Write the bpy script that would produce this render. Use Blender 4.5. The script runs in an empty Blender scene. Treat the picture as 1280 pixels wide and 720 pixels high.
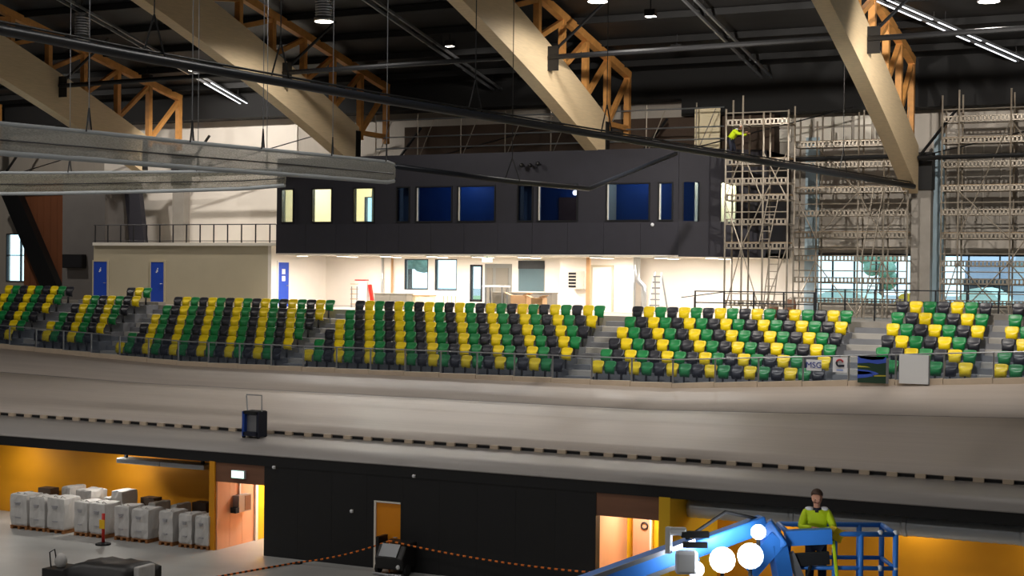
import bpy, bmesh, math, random
from mathutils import Vector, Matrix
random.seed(7)
S = bpy.context.scene
COL = S.collection

# ------------------------------------------------------------------ camera
FPX = 1900.0
YAW = math.atan(FPX / 3860.0); PIT = math.atan(20.0 / FPX); ROLL = 0.0105
CAM = Vector((0, 0, 9.3))
_F0 = Vector((-math.sin(YAW), math.cos(YAW), 0)); _R0 = Vector((math.cos(YAW), math.sin(YAW), 0)); _Z = Vector((0, 0, 1))
FW = _F0 * math.cos(PIT) - _Z * math.sin(PIT); _U0 = _Z * math.cos(PIT) + _F0 * math.sin(PIT)
RT = _R0 * math.cos(ROLL) + _U0 * math.sin(ROLL); UP = _U0 * math.cos(ROLL) - _R0 * math.sin(ROLL)
cd = bpy.data.cameras.new('camera'); cd.sensor_width = 36.0; cd.lens = 36.0 * FPX / 1280.0; cd.clip_end = 600
cam = bpy.data.objects.new('camera', cd); COL.objects.link(cam)
cam.matrix_world = Matrix(((RT.x, UP.x, -FW.x, CAM.x), (RT.y, UP.y, -FW.y, CAM.y), (RT.z, UP.z, -FW.z, CAM.z), (0, 0, 0, 1)))
S.camera = cam
S.view_settings.view_transform = 'Standard'; S.view_settings.look = 'None'; S.view_settings.gamma = 1.0
S.view_settings.use_curve_mapping = False
S.view_settings.exposure = 0.0
S.cycles.use_denoising = True
S.cycles.max_bounces = 6; S.cycles.diffuse_bounces = 4; S.cycles.transparent_max_bounces = 24; S.cycles.glossy_bounces = 3

def ray(x, y): return FW + RT * ((x - 640) / FPX) - UP * ((y - 360) / FPX)
def PY(x, y, Y): r = ray(x, y); return CAM + r * ((Y - CAM.y) / r.y)
def PX(x, y, X): r = ray(x, y); return CAM + r * ((X - CAM.x) / r.x)
def PZ(x, y, z): r = ray(x, y); return CAM + r * ((z - CAM.z) / r.z)
def PD(x, y, d): return CAM + ray(x, y) * d

# ------------------------------------------------------------------ world: overcast daylight outside
w = bpy.data.worlds.new('overcast_sky'); S.world = w; w.use_nodes = True
nt = w.node_tree; bg = nt.nodes['Background']
bg.inputs['Color'].default_value = (0.78, 0.94, 1.0, 1); bg.inputs['Strength'].default_value = 2.6

# ------------------------------------------------------------------ materials
def lin(c):
    return tuple((v / 12.92 if v <= .04045 else ((v + .055) / 1.055) ** 2.4) for v in (c[0] / 255, c[1] / 255, c[2] / 255))
MATS = {}
def mat(name, rgb, rough=.6, metal=0., var=0., scale=3., bump=0., stretch=None, emit=0., spec=.5, wave=None):
    m = bpy.data.materials.new(name); m.use_nodes = True; MATS[name] = m
    n = m.node_tree.nodes; l = m.node_tree.links; b = n['Principled BSDF']
    c = lin(rgb)
    b.inputs['Base Color'].default_value = (*c, 1); b.inputs['Roughness'].default_value = rough
    b.inputs['Metallic'].default_value = metal; b.inputs['Specular IOR Level'].default_value = spec
    if emit:
        b.inputs['Emission Color'].default_value = (*c, 1); b.inputs['Emission Strength'].default_value = emit
    if var or bump:
        tc = n.new('ShaderNodeTexCoord'); mp = n.new('ShaderNodeMapping'); nz = n.new('ShaderNodeTexNoise')
        l.new(tc.outputs['Object'], mp.inputs[0]); l.new(mp.outputs[0], nz.inputs['Vector'])
        if stretch: mp.inputs['Scale'].default_value = stretch
        nz.inputs['Scale'].default_value = scale; nz.inputs['Detail'].default_value = 5
        rp = n.new('ShaderNodeValToRGB'); l.new(nz.outputs['Fac'], rp.inputs[0])
        rp.color_ramp.elements[0].position = .3; rp.color_ramp.elements[1].position = .72
        rp.color_ramp.elements[0].color = (*[v * (1 - var) for v in c], 1)
        rp.color_ramp.elements[1].color = (*[min(1, v * (1 + var * .6)) for v in c], 1)
        out = rp.outputs[0]
        if wave:      # fine board joints running along X: (boards per metre along Y, darkness)
            sx = n.new('ShaderNodeSeparateXYZ'); l.new(tc.outputs['Object'], sx.inputs[0])
            mu = n.new('ShaderNodeMath'); mu.operation = 'MULTIPLY'; mu.inputs[1].default_value = wave[0]; l.new(sx.outputs[wave[2]], mu.inputs[0])
            fr = n.new('ShaderNodeMath'); fr.operation = 'FRACT'; l.new(mu.outputs[0], fr.inputs[0])
            gt = n.new('ShaderNodeMath'); gt.operation = 'GREATER_THAN'; gt.inputs[1].default_value = wave[3]; l.new(fr.outputs[0], gt.inputs[0])
            mx = n.new('ShaderNodeMix'); mx.data_type = 'RGBA'; mx.blend_type = 'MULTIPLY'
            mx.inputs[7].default_value = (wave[1], wave[1], wave[1], 1)
            l.new(gt.outputs[0], mx.inputs[0]); l.new(out, mx.inputs[6]); out = mx.outputs[2]
        if var or wave: l.new(out, b.inputs['Base Color'])
        if bump:
            bp = n.new('ShaderNodeBump'); bp.inputs['Strength'].default_value = bump; l.new(nz.outputs['Fac'], bp.inputs['Height']); l.new(bp.outputs[0], b.inputs['Normal'])
    return m
def glassy(name, tint, mixf, rough=.05, face=(200, 215, 225)):
    m = bpy.data.materials.new(name); m.use_nodes = True; MATS[name] = m
    n = m.node_tree.nodes; l = m.node_tree.links; n.remove(n['Principled BSDF'])
    t = n.new('ShaderNodeBsdfTransparent'); t.inputs[0].default_value = (*lin(tint), 1)
    g = n.new('ShaderNodeBsdfPrincipled'); g.inputs['Base Color'].default_value = (*lin(face), 1); g.inputs['Roughness'].default_value = rough
    x = n.new('ShaderNodeMixShader'); x.inputs[0].default_value = mixf
    l.new(t.outputs[0], x.inputs[1]); l.new(g.outputs[0], x.inputs[2]); l.new(x.outputs[0], n['Material Output'].inputs[0])
    return m
def netting(name, rgb, alpha, scale):
    m = bpy.data.materials.new(name); m.use_nodes = True; MATS[name] = m
    n = m.node_tree.nodes; l = m.node_tree.links; b = n['Principled BSDF']
    b.inputs['Base Color'].default_value = (*lin(rgb), 1); b.inputs['Roughness'].default_value = .9
    t = n.new('ShaderNodeBsdfTransparent'); x = n.new('ShaderNodeMixShader')
    tc = n.new('ShaderNodeTexCoord'); nz = n.new('ShaderNodeTexNoise'); mp = n.new('ShaderNodeMapping')
    mp.inputs['Scale'].default_value = (1, 1, 3)
    nz.inputs['Scale'].default_value = scale; nz.inputs['Detail'].default_value = 6
    l.new(tc.outputs['Object'], mp.inputs[0]); l.new(mp.outputs[0], nz.inputs['Vector'])
    mr = n.new('ShaderNodeMapRange'); mr.inputs[1].default_value = .3; mr.inputs[2].default_value = .7
    mr.inputs[3].default_value = alpha - .14; mr.inputs[4].default_value = min(1, alpha + .14)
    l.new(nz.outputs['Fac'], mr.inputs[0]); l.new(mr.outputs[0], x.inputs[0])
    l.new(t.outputs[0], x.inputs[1]); l.new(b.outputs[0], x.inputs[2]); l.new(x.outputs[0], n['Material Output'].inputs[0])
    return m

mat('floor_concrete', (172, 172, 170), .42, var=.12, scale=.6, bump=.02)
mat('track_wood', (198, 187, 178), .5, var=.06, scale=1.2, stretch=(.15, 4, 4), wave=(11.0, .86, 1, .9))
mat('track_edge', (190, 179, 170), .5, var=.08, scale=1.0, stretch=(.2, 3, 3))
mat('apron_grey', (166, 161, 158), .45, var=.07, scale=.8, stretch=(.25, 2, 2))
mat('black_wall', (17, 17, 20), .6, var=.1, scale=2)
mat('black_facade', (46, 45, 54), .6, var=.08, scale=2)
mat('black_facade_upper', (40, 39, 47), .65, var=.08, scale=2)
mat('purlin_black', (20, 20, 21), .85)
mat('black_paint', (16, 16, 18), .45)
mat('roof_black', (36, 35, 35), .5, var=.3, scale=.35, stretch=(.6, 2.2, 1), wave=(1.4, .7, 1, .93))
mat('yellow_wall', (226, 152, 10), .6, var=.05, scale=1)
mat('yellow_bright', (240, 190, 30), .55)
mat('wood_salmon', (222, 168, 132), .5, var=.08, scale=2, stretch=(1, 1, .25))
mat('attic_brown', (70, 54, 42), .8, var=.2, scale=1)
mat('wood_brown', (128, 88, 66), .55, var=.12, scale=2, stretch=(.3, 1, 3))
mat('wood_dark_red', (124, 74, 46), .6, var=.12, scale=2, stretch=(1, 1, .2))
mat('glulam', (220, 196, 158), .6, var=.08, scale=4, stretch=(1, .4, 5), wave=(18., .93, 2, .85))
mat('truss_timber', (206, 146, 78), .6, var=.15, scale=4)
mat('white_wall', (240, 232, 222), .7, var=.03, scale=1)
mat('cream_wall', (192, 181, 156), .7, var=.04, scale=1)
mat('grey_wall', (110, 106, 104), .7, var=.08, scale=1)
mat('grey_cladding', (176, 168, 158), .6, var=.06, scale=1, stretch=(4, 4, .3))
mat('white_panel', (236, 230, 218), .6)
mat('concrete', (150, 144, 136), .8, var=.12, scale=2, bump=.05)
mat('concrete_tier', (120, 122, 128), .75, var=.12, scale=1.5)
mat('concrete_lit_tread', (176, 172, 166), .75, var=.12, scale=1.5)
mat('kerb', (206, 188, 166), .6, var=.08, scale=2)
mat('blue_strip', (176, 200, 214), .6)
mat('seat_yellow', (236, 206, 8), .38, var=.03, scale=5)
mat('seat_green', (12, 124, 62), .38, var=.03, scale=5)
mat('seat_black', (34, 35, 44), .38, var=.05, scale=5)
mat('steel_dark', (40, 40, 44), .45, metal=.3)
mat('steel_grey', (150, 152, 156), .35, metal=.6)
mat('steel_bright', (206, 210, 214), .28, metal=.85)
mat('scaffold_steel', (168, 158, 144), .42, metal=.5, var=.12, scale=6)
mat('scaffold_deck', (150, 128, 100), .7, var=.25, scale=4)
mat('door_blue', (34, 76, 190), .5)
mat('door_white', (236, 234, 230), .5)
mat('door_amber', (236, 146, 10), .5, var=.04, scale=2)
mat('red', (200, 40, 30), .5)
mat('pipe_dark', (30, 34, 42), .42, metal=.2)
mat('bag_white', (204, 202, 200), .9, var=.14, scale=5, bump=.9, stretch=(1, 1, .35))
mat('print_grey', (168, 168, 174), .8)
mat('pallet', (150, 100, 56), .8, var=.2, scale=6)
mat('cover_black', (30, 29, 30), .45, var=.3, scale=3)
mat('lift_blue', (56, 130, 222), .4, var=.04, scale=3)
mat('lift_white', (226, 228, 230), .5)
mat('rubber', (22, 22, 24), .8)
mat('hivis', (206, 232, 20), .7, var=.06, scale=9)
mat('hivis_navy', (24, 28, 46), .8)
mat('hivis_white', (236, 238, 240), .5)
mat('glove_yellow', (232, 200, 30), .7)
mat('skin', (208, 150, 122), .55)
mat('hair', (70, 48, 34), .7)
mat('eye_dark', (30, 24, 22), .4)
mat('lip', (170, 96, 88), .5)
mat('chain_orange', (236, 120, 20), .6)
mat('cart_blue', (28, 70, 160), .45)
mat('poster_blue', (60, 90, 196), .5)
mat('poster_sky', (130, 160, 226), .5)
mat('poster_green', (30, 62, 44), .5)
mat('poster_yellow', (190, 180, 60), .5)
mat('sign_white', (232, 234, 240), .5)
mat('sign_blue', (40, 60, 150), .5)
mat('sign_red', (170, 40, 50), .5)
mat('room_cream', (240, 226, 190), .7)
mat('room_blue', (34, 78, 150), .6, var=.08, scale=.5)
mat('room_grey', (130, 130, 126), .7)
mat('lamp_glow', (255, 244, 226), .5, emit=14)
mat('lamp_glow_soft', (255, 250, 240), .5, emit=5)
mat('led_glow', (245, 248, 255), .5, emit=2.2)
mat('work_glow', (235, 242, 255), .5, emit=30)
mat('exit_glow', (190, 255, 226), .5, emit=2.5)
mat('grass', (120, 150, 90), .9, var=.25, scale=.5)
mat('asphalt', (150, 152, 156), .9, var=.1, scale=.5)
mat('leaf', (150, 186, 164), .8, var=.3, scale=4)
mat('bark', (70, 60, 52), .9)
mat('house_grey', (178, 180, 200), .8)
mat('house_pink', (214, 186, 170), .8)
mat('tent_green', (206, 228, 218), .8)
mat('brown_box', (190, 150, 110), .8, var=.1, scale=3)
mat('counter_grey', (128, 122, 112), .7)
glassy('window_glass', (228, 240, 244), .07)
glassy('box_glass', (190, 205, 225), .1, .03, (24, 34, 60))
glassy('barrier_glass', (236, 240, 244), .06, .15, (120, 128, 150))
netting('net_grey', (186, 185, 178), .6, 14)
netting('net_thin', (160, 156, 140), .52, 14)
mat('net_rope', (190, 195, 198), .8)
mat('silver_duct', (200, 205, 210), .38, metal=.55)

# ------------------------------------------------------------------ mesh helpers
ORG = {}
def V(*a): return Vector(a)
class MB:
    def __init__(s): s.v = []; s.f = []; s.m = []
    def add(s, vs, fs, mi=0):
        o = len(s.v); s.v += [Vector(p) for p in vs]
        for f in fs: s.f.append(tuple(i + o for i in f)); s.m.append(mi)
        return s
    def box(s, x0, x1, y0, y1, z0, z1, mi=0):
        vs = [(x0, y0, z0), (x1, y0, z0), (x1, y1, z0), (x0, y1, z0), (x0, y0, z1), (x1, y0, z1), (x1, y1, z1), (x0, y1, z1)]
        return s.add(vs, [(3, 2, 1, 0), (4, 5, 6, 7), (0, 1, 5, 4), (1, 2, 6, 5), (2, 3, 7, 6), (3, 0, 4, 7)], mi)
    def cbox(s, c, sx, sy, sz, mi=0): return s.box(c[0] - sx / 2, c[0] + sx / 2, c[1] - sy / 2, c[1] + sy / 2, c[2] - sz / 2, c[2] + sz / 2, mi)
    def bar(s, p0, p1, wd, ht, mi=0, upv=(0, 0, 1)):
        p0 = Vector(p0); p1 = Vector(p1); d = (p1 - p0).normalized(); u = Vector(upv)
        if abs(d.dot(u)) > .98: u = Vector((1, 0, 0))
        r = d.cross(u).normalized() * wd / 2; t = r.cross(d).normalized() * ht / 2
        vs = [p0 - r - t, p0 + r - t, p0 + r + t, p0 - r + t, p1 - r - t, p1 + r - t, p1 + r + t, p1 - r + t]
        return s.add(vs, [(0, 1, 2, 3), (7, 6, 5, 4), (0, 4, 5, 1), (1, 5, 6, 2), (2, 6, 7, 3), (3, 7, 4, 0)], mi)
    def tube(s, pts, r, n=8, mi=0, cap=True):
        pts = [Vector(p) for p in pts]; rs = r if isinstance(r, (list, tuple)) else [r] * len(pts)
        o = len(s.v); u = None
        for i, p in enumerate(pts):
            d = (pts[min(i + 1, len(pts) - 1)] - pts[max(i - 1, 0)]).normalized()
            if u is None:
                u = d.cross(Vector((0, 0, 1)) if abs(d.z) < .95 else Vector((1, 0, 0))).normalized()
            u = (u - d * u.dot(d)).normalized(); t = d.cross(u)
            for k in range(n):
                a = 2 * math.pi * k / n; s.v.append(p + (u * math.cos(a) + t * math.sin(a)) * rs[i])
        for i in range(len(pts) - 1):
            for k in range(n):
                a = o + i * n + k; b = o + i * n + (k + 1) % n
                s.f.append((a, b, b + n, a + n)); s.m.append(mi)
        if cap:
            s.f.append(tuple(o + k for k in reversed(range(n)))); s.m.append(mi)
            e = o + (len(pts) - 1) * n; s.f.append(tuple(e + k for k in range(n))); s.m.append(mi)
        return s
    def lathe(s, c, prof, n=16, mi=0):
        o = len(s.v)
        for r, z in prof:
            for k in range(n):
                a = 2 * math.pi * k / n; s.v.append(Vector((c[0] + r * math.cos(a), c[1] + r * math.sin(a), c[2] + z)))
        for i in range(len(prof) - 1):
            for k in range(n):
                a = o + i * n + k; b = o + i * n + (k + 1) % n; s.f.append((a, b, b + n, a + n)); s.m.append(mi)
        s.f.append(tuple(o + k for k in reversed(range(n)))); s.m.append(mi)
        e = o + (len(prof) - 1) * n; s.f.append(tuple(e + k for k in range(n))); s.m.append(mi)
        return s
    def ball(s, c, rx, ry, rz, n=12, mi=0):
        o = len(s.v); m_ = max(6, n // 2 + 2)
        for i in range(1, m_):
            t = math.pi * i / m_
            for k in range(n):
                a = 2 * math.pi * k / n
                s.v.append(Vector((c[0] + rx * math.sin(t) * math.cos(a), c[1] + ry * math.sin(t) * math.sin(a), c[2] - rz * math.cos(t))))
        b0 = len(s.v); s.v.append(Vector((c[0], c[1], c[2] - rz))); s.v.append(Vector((c[0], c[1], c[2] + rz)))
        for i in range(m_ - 2):
            for k in range(n):
                a = o + i * n + k; b = o + i * n + (k + 1) % n; s.f.append((a, b, b + n, a + n)); s.m.append(mi)
        for k in range(n):
            s.f.append((b0, o + (k + 1) % n, o + k)); s.m.append(mi)
            e = o + (m_ - 2) * n; s.f.append((b0 + 1, e + k, e + (k + 1) % n)); s.m.append(mi)
        return s
    def prismx(s, poly, x0, x1, mi=0):   # polygon of (y, z), extruded along x
        n = len(poly); vs = [(x0, y, z) for y, z in poly] + [(x1, y, z) for y, z in poly]
        fs = [tuple(range(n)), tuple(range(2 * n - 1, n - 1, -1))] + [(i, n + i, n + (i + 1) % n, (i + 1) % n) for i in range(n)]
        return s.add(vs, fs, mi)
    def wall(s, x0, x1, z0, z1, y0, y1, holes=(), mi=0):    # wall in the XZ plane with rectangular openings
        xs = sorted({x0, x1, *[min(max(v, x0), x1) for h in holes for v in h[:2]]}); zs = sorted({z0, z1, *[min(max(v, z0), z1) for h in holes for v in h[2:]]})
        for zi in range(len(zs) - 1):
            run = None
            for xi in range(len(xs) - 1):
                cx = (xs[xi] + xs[xi + 1]) / 2; cz = (zs[zi] + zs[zi + 1]) / 2
                solid = not any(h[0] < cx < h[1] and h[2] < cz < h[3] for h in holes)
                if solid and run is None: run = xs[xi]
                if (not solid or xi == len(xs) - 2) and run is not None:
                    s.box(run, xs[xi + 1] if solid else xs[xi], y0, y1, zs[zi], zs[zi + 1], mi); run = None
        return s
    def build(s, name, mats, parent=None, smooth=False, local=False, bevel=0):
        if isinstance(mats, str): mats = [mats]
        me = bpy.data.meshes.new(name); off = Vector((0, 0, 0)) if local or parent is None else ORG.get(parent.name, Vector((0, 0, 0)))
        me.from_pydata([p - off for p in s.v], [], s.f)
        for m in mats: me.materials.append(MATS[m])
        if len(mats) > 1: me.polygons.foreach_set('material_index', s.m)
        bm = bmesh.new(); bm.from_mesh(me); bmesh.ops.recalc_face_normals(bm, faces=bm.faces); bm.to_mesh(me); bm.free()
        if smooth: me.polygons.foreach_set('use_smooth', [True] * len(me.polygons))
        me.update()
        o = bpy.data.objects.new(name, me); COL.objects.link(o)
        if parent is not None: o.parent = parent; ORG[o.name] = off
        if bevel:
            md = o.modifiers.new('bevel', 'BEVEL'); md.width = bevel; md.segments = 2; md.limit_method = 'ANGLE'
        return o
def mesh_obj(name, me, parent=None):
    o = bpy.data.objects.new(name, me); COL.objects.link(o); o.parent = parent; return o
def tag(o, label, cat, group=None, kind=None):
    o['label'] = label; o['category'] = cat
    if group: o['group'] = group
    if kind: o['kind'] = kind
    return o
def thing(name, label, cat, loc=(0, 0, 0), group=None, kind=None):
    o = bpy.data.objects.new(name, None); COL.objects.link(o); o.location = loc; o.empty_display_size = .1
    ORG[o.name] = Vector(loc); tag(o, label, cat, group, kind); return o
def light(name, kind, loc, energy, color=(1, 1, 1), size=.5, rot=None, spot=None, parent=None, blend=.6):
    ld = bpy.data.lights.new(name, kind); ld.energy = energy; ld.color = color
    if kind == 'AREA': ld.shape = 'DISK'; ld.size = size
    elif kind == 'SPOT': ld.spot_size = spot; ld.spot_blend = blend; ld.shadow_soft_size = size
    else: ld.shadow_soft_size = size
    o = bpy.data.objects.new(name, ld); COL.objects.link(o); o.location = loc
    if rot: o.rotation_euler = rot
    if parent is not None: o.parent = parent; o.location = Vector(loc) - ORG[parent.name]
    return o
def text_mesh(name, body, size, matname, parent, loc, rot, extrude=.004):
    cu = bpy.data.curves.new(name, 'FONT'); cu.body = body; cu.size = size; cu.extrude = extrude; cu.align_x = 'CENTER'; cu.align_y = 'CENTER'
    t = bpy.data.objects.new(name + '_tmp', cu); COL.objects.link(t)
    dg = bpy.context.evaluated_depsgraph_get(); me = bpy.data.meshes.new_from_object(t.evaluated_get(dg))
    bpy.data.objects.remove(t); me.materials.clear(); me.materials.append(MATS[matname])
    o = mesh_obj(name, me, parent); o.location = Vector(loc) - (ORG[parent.name] if parent else Vector((0, 0, 0))); o.rotation_euler = rot
    return o

# ------------------------------------------------------------------ hall shell
WY = 40.7            # black infield wall
BACK = 67.5          # outer back wall
def zroof(Y): return 20.85 - .21 * (Y - 56) if Y > 30 else (26.31 if Y > 18 else 26.31 - .21 * (18 - Y))

tag(MB().box(-95, 45, -14, 46, -.3, 0).build('floor', 'floor_concrete'), 'smooth grey concrete infield floor below the track', 'floor', kind='structure')
# roof deck
m = MB()
ys = [-14, 18, 30, 68.2]
for a, b in zip(ys[:-1], ys[1:]):
    m.add([(-95, a, zroof(a)), (45, a, zroof(a)), (45, b, zroof(b)), (-95, b, zroof(b)), (-95, a, zroof(a) + .3), (45, a, zroof(a) + .3), (45, b, zroof(b) + .3), (-95, b, zroof(b) + .3)],
          [(0, 1, 2, 3), (4, 7, 6, 5), (0, 4, 5, 1), (2, 6, 7, 3), (1, 5, 6, 2), (0, 3, 7, 4)])
ceil = m.build('ceiling', 'roof_black'); tag(ceil, 'dark black metal roof deck sloping down to the back wall', 'ceiling', kind='structure')
for k, Y in enumerate([48.5, 51.2, 53.9, 56.6, 59.3, 62.0, 64.7]):
    MB().box(-80, 20, Y - .08, Y + .08, zroof(Y) - .3, zroof(Y) - .03).build('purlin', 'purlin_black', ceil)
for Y, nm in ((-14.2, 'wall_front'),):
    tag(MB().box(-95, 45, -14.3, -14, 0, 20).build(nm, 'grey_wall'), 'plain grey wall closing the near side of the hall', 'wall', kind='structure')
tag(MB().box(45, 45.3, -14, 68, 0, 27).build('wall_right', 'grey_wall'), 'plain grey end wall beyond the right stands', 'wall', kind='structure')
tag(MB().box(-95.3, -95, -14, 68, 0, 27).build('wall_left', 'grey_wall'), 'plain grey end wall beyond the left stands', 'wall', kind='structure')

m = MB().box(-95, -24, 66.2, BACK + .05, 17.35, 18.9).box(-24, 45, 66.2, BACK + .05, 16.55, 18.9)
tag(m.build('trim_10', 'purlin_black'), 'dark eaves band where the roof meets the back wall', 'trim', kind='structure')
# openings in the outer back wall
def rect(x0, y0, x1, y1, Y):
    a = PY(x0, y1, Y); b = PY(x1, y0, Y); return (a.x, b.x, a.z, b.z)
H_winA = rect(506, 324, 536, 362, BACK); H_winB = rect(544, 324, 572, 363, BACK); H_glassdoor = rect(588, 331, 604, 377, BACK)
H_big1 = rect(1016, 317, 1141, 380, BACK); H_big2 = rect(1172, 316, 1330, 384, BACK)
H_big1 = (*H_big1[:2], 8.0, 10.28); H_big2 = (*H_big2[:2], 8.0, 10.28)
H_boxview = rect(456, 246, 470, 280, BACK)
H_farleft = rect(8, 292, 44, 352, BACK)
wb = MB().wall(-95, 45, 0, 18.7, BACK, BACK + .3, [H_winA, H_winB, H_glassdoor, H_big1, H_big2, H_boxview, H_farleft]).build('wall_back', 'grey_cladding')
tag(wb, 'long outer back wall of the hall in pale grey cladding', 'wall', kind='structure')
# white lining of the concourse below the box, and of the wall left of the big windows
xl = PY(339, 340, 66).x - 1.5
lining = MB().wall(xl, PY(1009, 340, BACK).x, 7.45, 10.6, BACK - .06, BACK - .001, [H_winA, H_winB, H_glassdoor]).build('wall_concourse', 'white_wall')
tag(lining, 'white concourse wall under the black box', 'wall', kind='structure')
def window(name, h, label, mull=(), rails=(), fmat='steel_dark', fw=.09, Y=BACK, glass='window_glass'):
    t = thing(name, label, 'window', ((h[0] + h[1]) / 2, Y, h[2]), kind='structure')
    f = MB()
    f.box(h[0], h[0] + fw, Y - .05, Y + .12, h[2], h[3]).box(h[1] - fw, h[1], Y - .05, Y + .12, h[2], h[3])
    f.box(h[0] + fw, h[1] - fw, Y - .05, Y + .12, h[3] - fw, h[3]).box(h[0] + fw, h[1] - fw, Y - .05, Y + .12, h[2], h[2] + fw); f.build('window_frame', fmat, t)
    xs = [h[0] + fw] + [h[0] + (h[1] - h[0]) * q for q in mull] + [h[1] - fw]
    for q in mull: MB().box(h[0] + (h[1] - h[0]) * q - .03, h[0] + (h[1] - h[0]) * q + .03, Y - .03, Y + .1, h[2] + fw, h[3] - fw).build('mullion', fmat, t)
    for q in rails: MB().box(h[0] + fw, h[1] - fw, Y - .03, Y + .1, h[2] + (h[3] - h[2]) * q - .025, h[2] + (h[3] - h[2]) * q + .025).build('transom', fmat, t)
    for a, b in zip(xs[:-1], xs[1:]): MB().box(a, b, Y + .04, Y + .055, h[2] + fw, h[3] - fw).build('pane', glass, t)
    return t
window('window_1', H_winA, 'tall daylit window in the white concourse wall beside the grey counter', fw=.05)
window('window_2', H_winB, 'tall daylit window in the white concourse wall beside the glazed door', fw=.05)
window('window_3', H_big1, 'wide dark framed window behind the scaffold, between pale blue strip and column', (.2, .42, .64, .85), (.42,), fw=.1)
window('window_4', H_big2, 'wide dark framed window behind the scaffold beyond the concrete column', (.25, .5, .75), (.42,), fw=.1)
window('window_5', H_boxview, 'narrow bright window at the back of the cream room in the box', fw=.04)
window('window_6', H_farleft, 'pale tall window beside the brown timber wall and slanted black beam', (.5,), (.55,), fw=.06)
d1 = thing('door_1', 'glazed entrance door with daylight in the white concourse wall', 'door', (H_glassdoor[0], BACK, H_glassdoor[2]), kind='structure')
h = H_glassdoor
f = MB().box(h[0], h[0] + .09, BACK - .08, BACK + .1, h[2], h[3]).box(h[1] - .09, h[1], BACK - .08, BACK + .1, h[2], h[3]).box(h[0], h[1], BACK - .08, BACK + .1, h[3] - .1, h[3]).box(h[0], h[1], BACK - .08, BACK + .1, h[2], h[2] + .12)
f.build('door_frame', 'steel_dark', d1); MB().box(h[0] + .09, h[1] - .09, BACK, BACK + .02, h[2] + .12, h[3] - .1).build('pane', 'window_glass', d1)

# outdoors seen through the windows
tag(MB().box(-120, 60, 67.9, 190, 6.5, 6.9).build('outdoor_ground', 'asphalt'), 'pale paved ground outside beyond the windows', 'ground', kind='structure')
tag(MB().box(-110, 30, 96, 130, 6.9, 6.98).build('lawn', 'grass'), 'grass lawn outside behind the concourse windows', 'lawn', kind='structure')
def outdoor_tree(c, h, r, label):
    t = thing('tree', label, 'tree', c); MB().tube([c, (c[0], c[1], c[2] + h * .55)], [.22, .14], 8).build('trunk', 'bark', t)
    f = MB()
    for k in range(16):
        a = random.random() * 6.28; q = random.random() * r * .75; f.ball((c[0] + q * math.cos(a), c[1] + q * math.sin(a), c[2] + h * (.45 + .5 * random.random())), r * .38, r * .38, r * .32, 8)
    f.build('crown', 'leaf', t, True)
cT = PY(512, 345, 84); outdoor_tree((cT.x, 84, 6.9), 6.5, 2.4, 'leafy tree outside the window beside the grey counter')
cT = PY(1102, 340, 98); outdoor_tree((cT.x, 98, 6.9), 4.2, 1.5, 'small leafy tree outside the window left of the column')
def house(px0, px1, z1, Y, wall_m, label):
    a = PY(px0, 350, Y).x; b = PY(px1, 350, Y).x
    t = thing('house', label, 'house', ((a + b) / 2, Y, 6.9)); MB().box(a, b, Y, Y + 8, 6.9, z1).build('wall', wall_m, t)
    MB().prismx([(Y - .4, z1), (Y + 4, z1 + 1.6), (Y + 8.4, z1)], a - .3, b + .3).build('roof', 'house_grey', t)
    n = 3
    for k in range(n):
        x = a + (b - a) * (k + .5) / n; MB().box(x - .5, x + .5, Y - .03, Y + .02, z1 - 2.3, z1 - 1).build('window', 'steel_dark', t)
house(1206, 1262, 10.2, 96, 'house_grey', 'grey violet house seen through the window beyond the column')
house(1270, 1330, 9.6, 110, 'house_pink', 'pinkish house outside the window at the end of the scaffold')
def tent(px, Y, wd, hz, label, mname):
    x = PY(px, 370, Y).x; n = 10; m = MB(); prof = [(x + wd * math.cos(math.pi * k / n), 6.9 + hz * math.sin(math.pi * k / n)) for k in range(n + 1)]
    vs = [(p[0], Y, p[1]) for p in prof] + [(p[0], Y + 5, p[1]) for p in prof]
    m.add(vs, [tuple(range(n + 1)), tuple(range(2 * n + 1, n, -1))] + [(k, k + 1, n + 2 + k, n + 1 + k) for k in range(n)])
    tag(m.build('storage_tent', mname), label, 'tent')
tent(1222, 86, 1.5, 1.8, 'pale green arched tent outside the window beyond the column', 'tent_green')
tent(1132, 82, .8, 1.5, 'yellow arched shelter outside the window by the column', 'yellow_bright')
tent(1050, 88, 2.0, 1.6, 'pale green arched tent outside the window left of the column', 'tent_green')

# ------------------------------------------------------------------ infield wall and recesses
XB0 = PY(330, 640, WY).x; XB1 = PY(745, 650, WY).x      # black wall
FH = 2.92                                               # underside of fascia
XD0 = PY(269, 620, WY).x                                # left portal's outer side (yellow post)
XD1 = PY(824, 650, WY).x
wall = thing('wall_infield', 'black panelled wall of the infield under the track', 'wall', (XB0, WY, 0), kind='structure')
door_px = (PY(470, 640, WY).x, PY(500, 640, WY).x)
hole = (door_px[0] - .06, door_px[1] + .02, 0, 2.12)
n = 9; step = (XB1 - XB0) / n
for k in range(n):
    a = XB0 + k * step; b = a + step - .004
    hs = [hole] if (hole[0] < b and hole[1] > a) else []
    MB().wall(a, b, 0, FH, WY, WY + .18, hs).build('panel', 'black_wall', wall)
MB().box(XB0, XB1, WY + .18, WY + .3, 0, FH).build('backing', 'black_wall', wall)
tag(MB().box(-95, 45, WY - .02, WY + .28, FH, 3.28).build('trim_1', 'black_wall'), 'long black fascia band along the edge of the track apron', 'trim', kind='structure')
d2 = thing('door_2', 'amber door in a pale frame in the black infield wall', 'door', (door_px[0], WY, 0), kind='structure')
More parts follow.
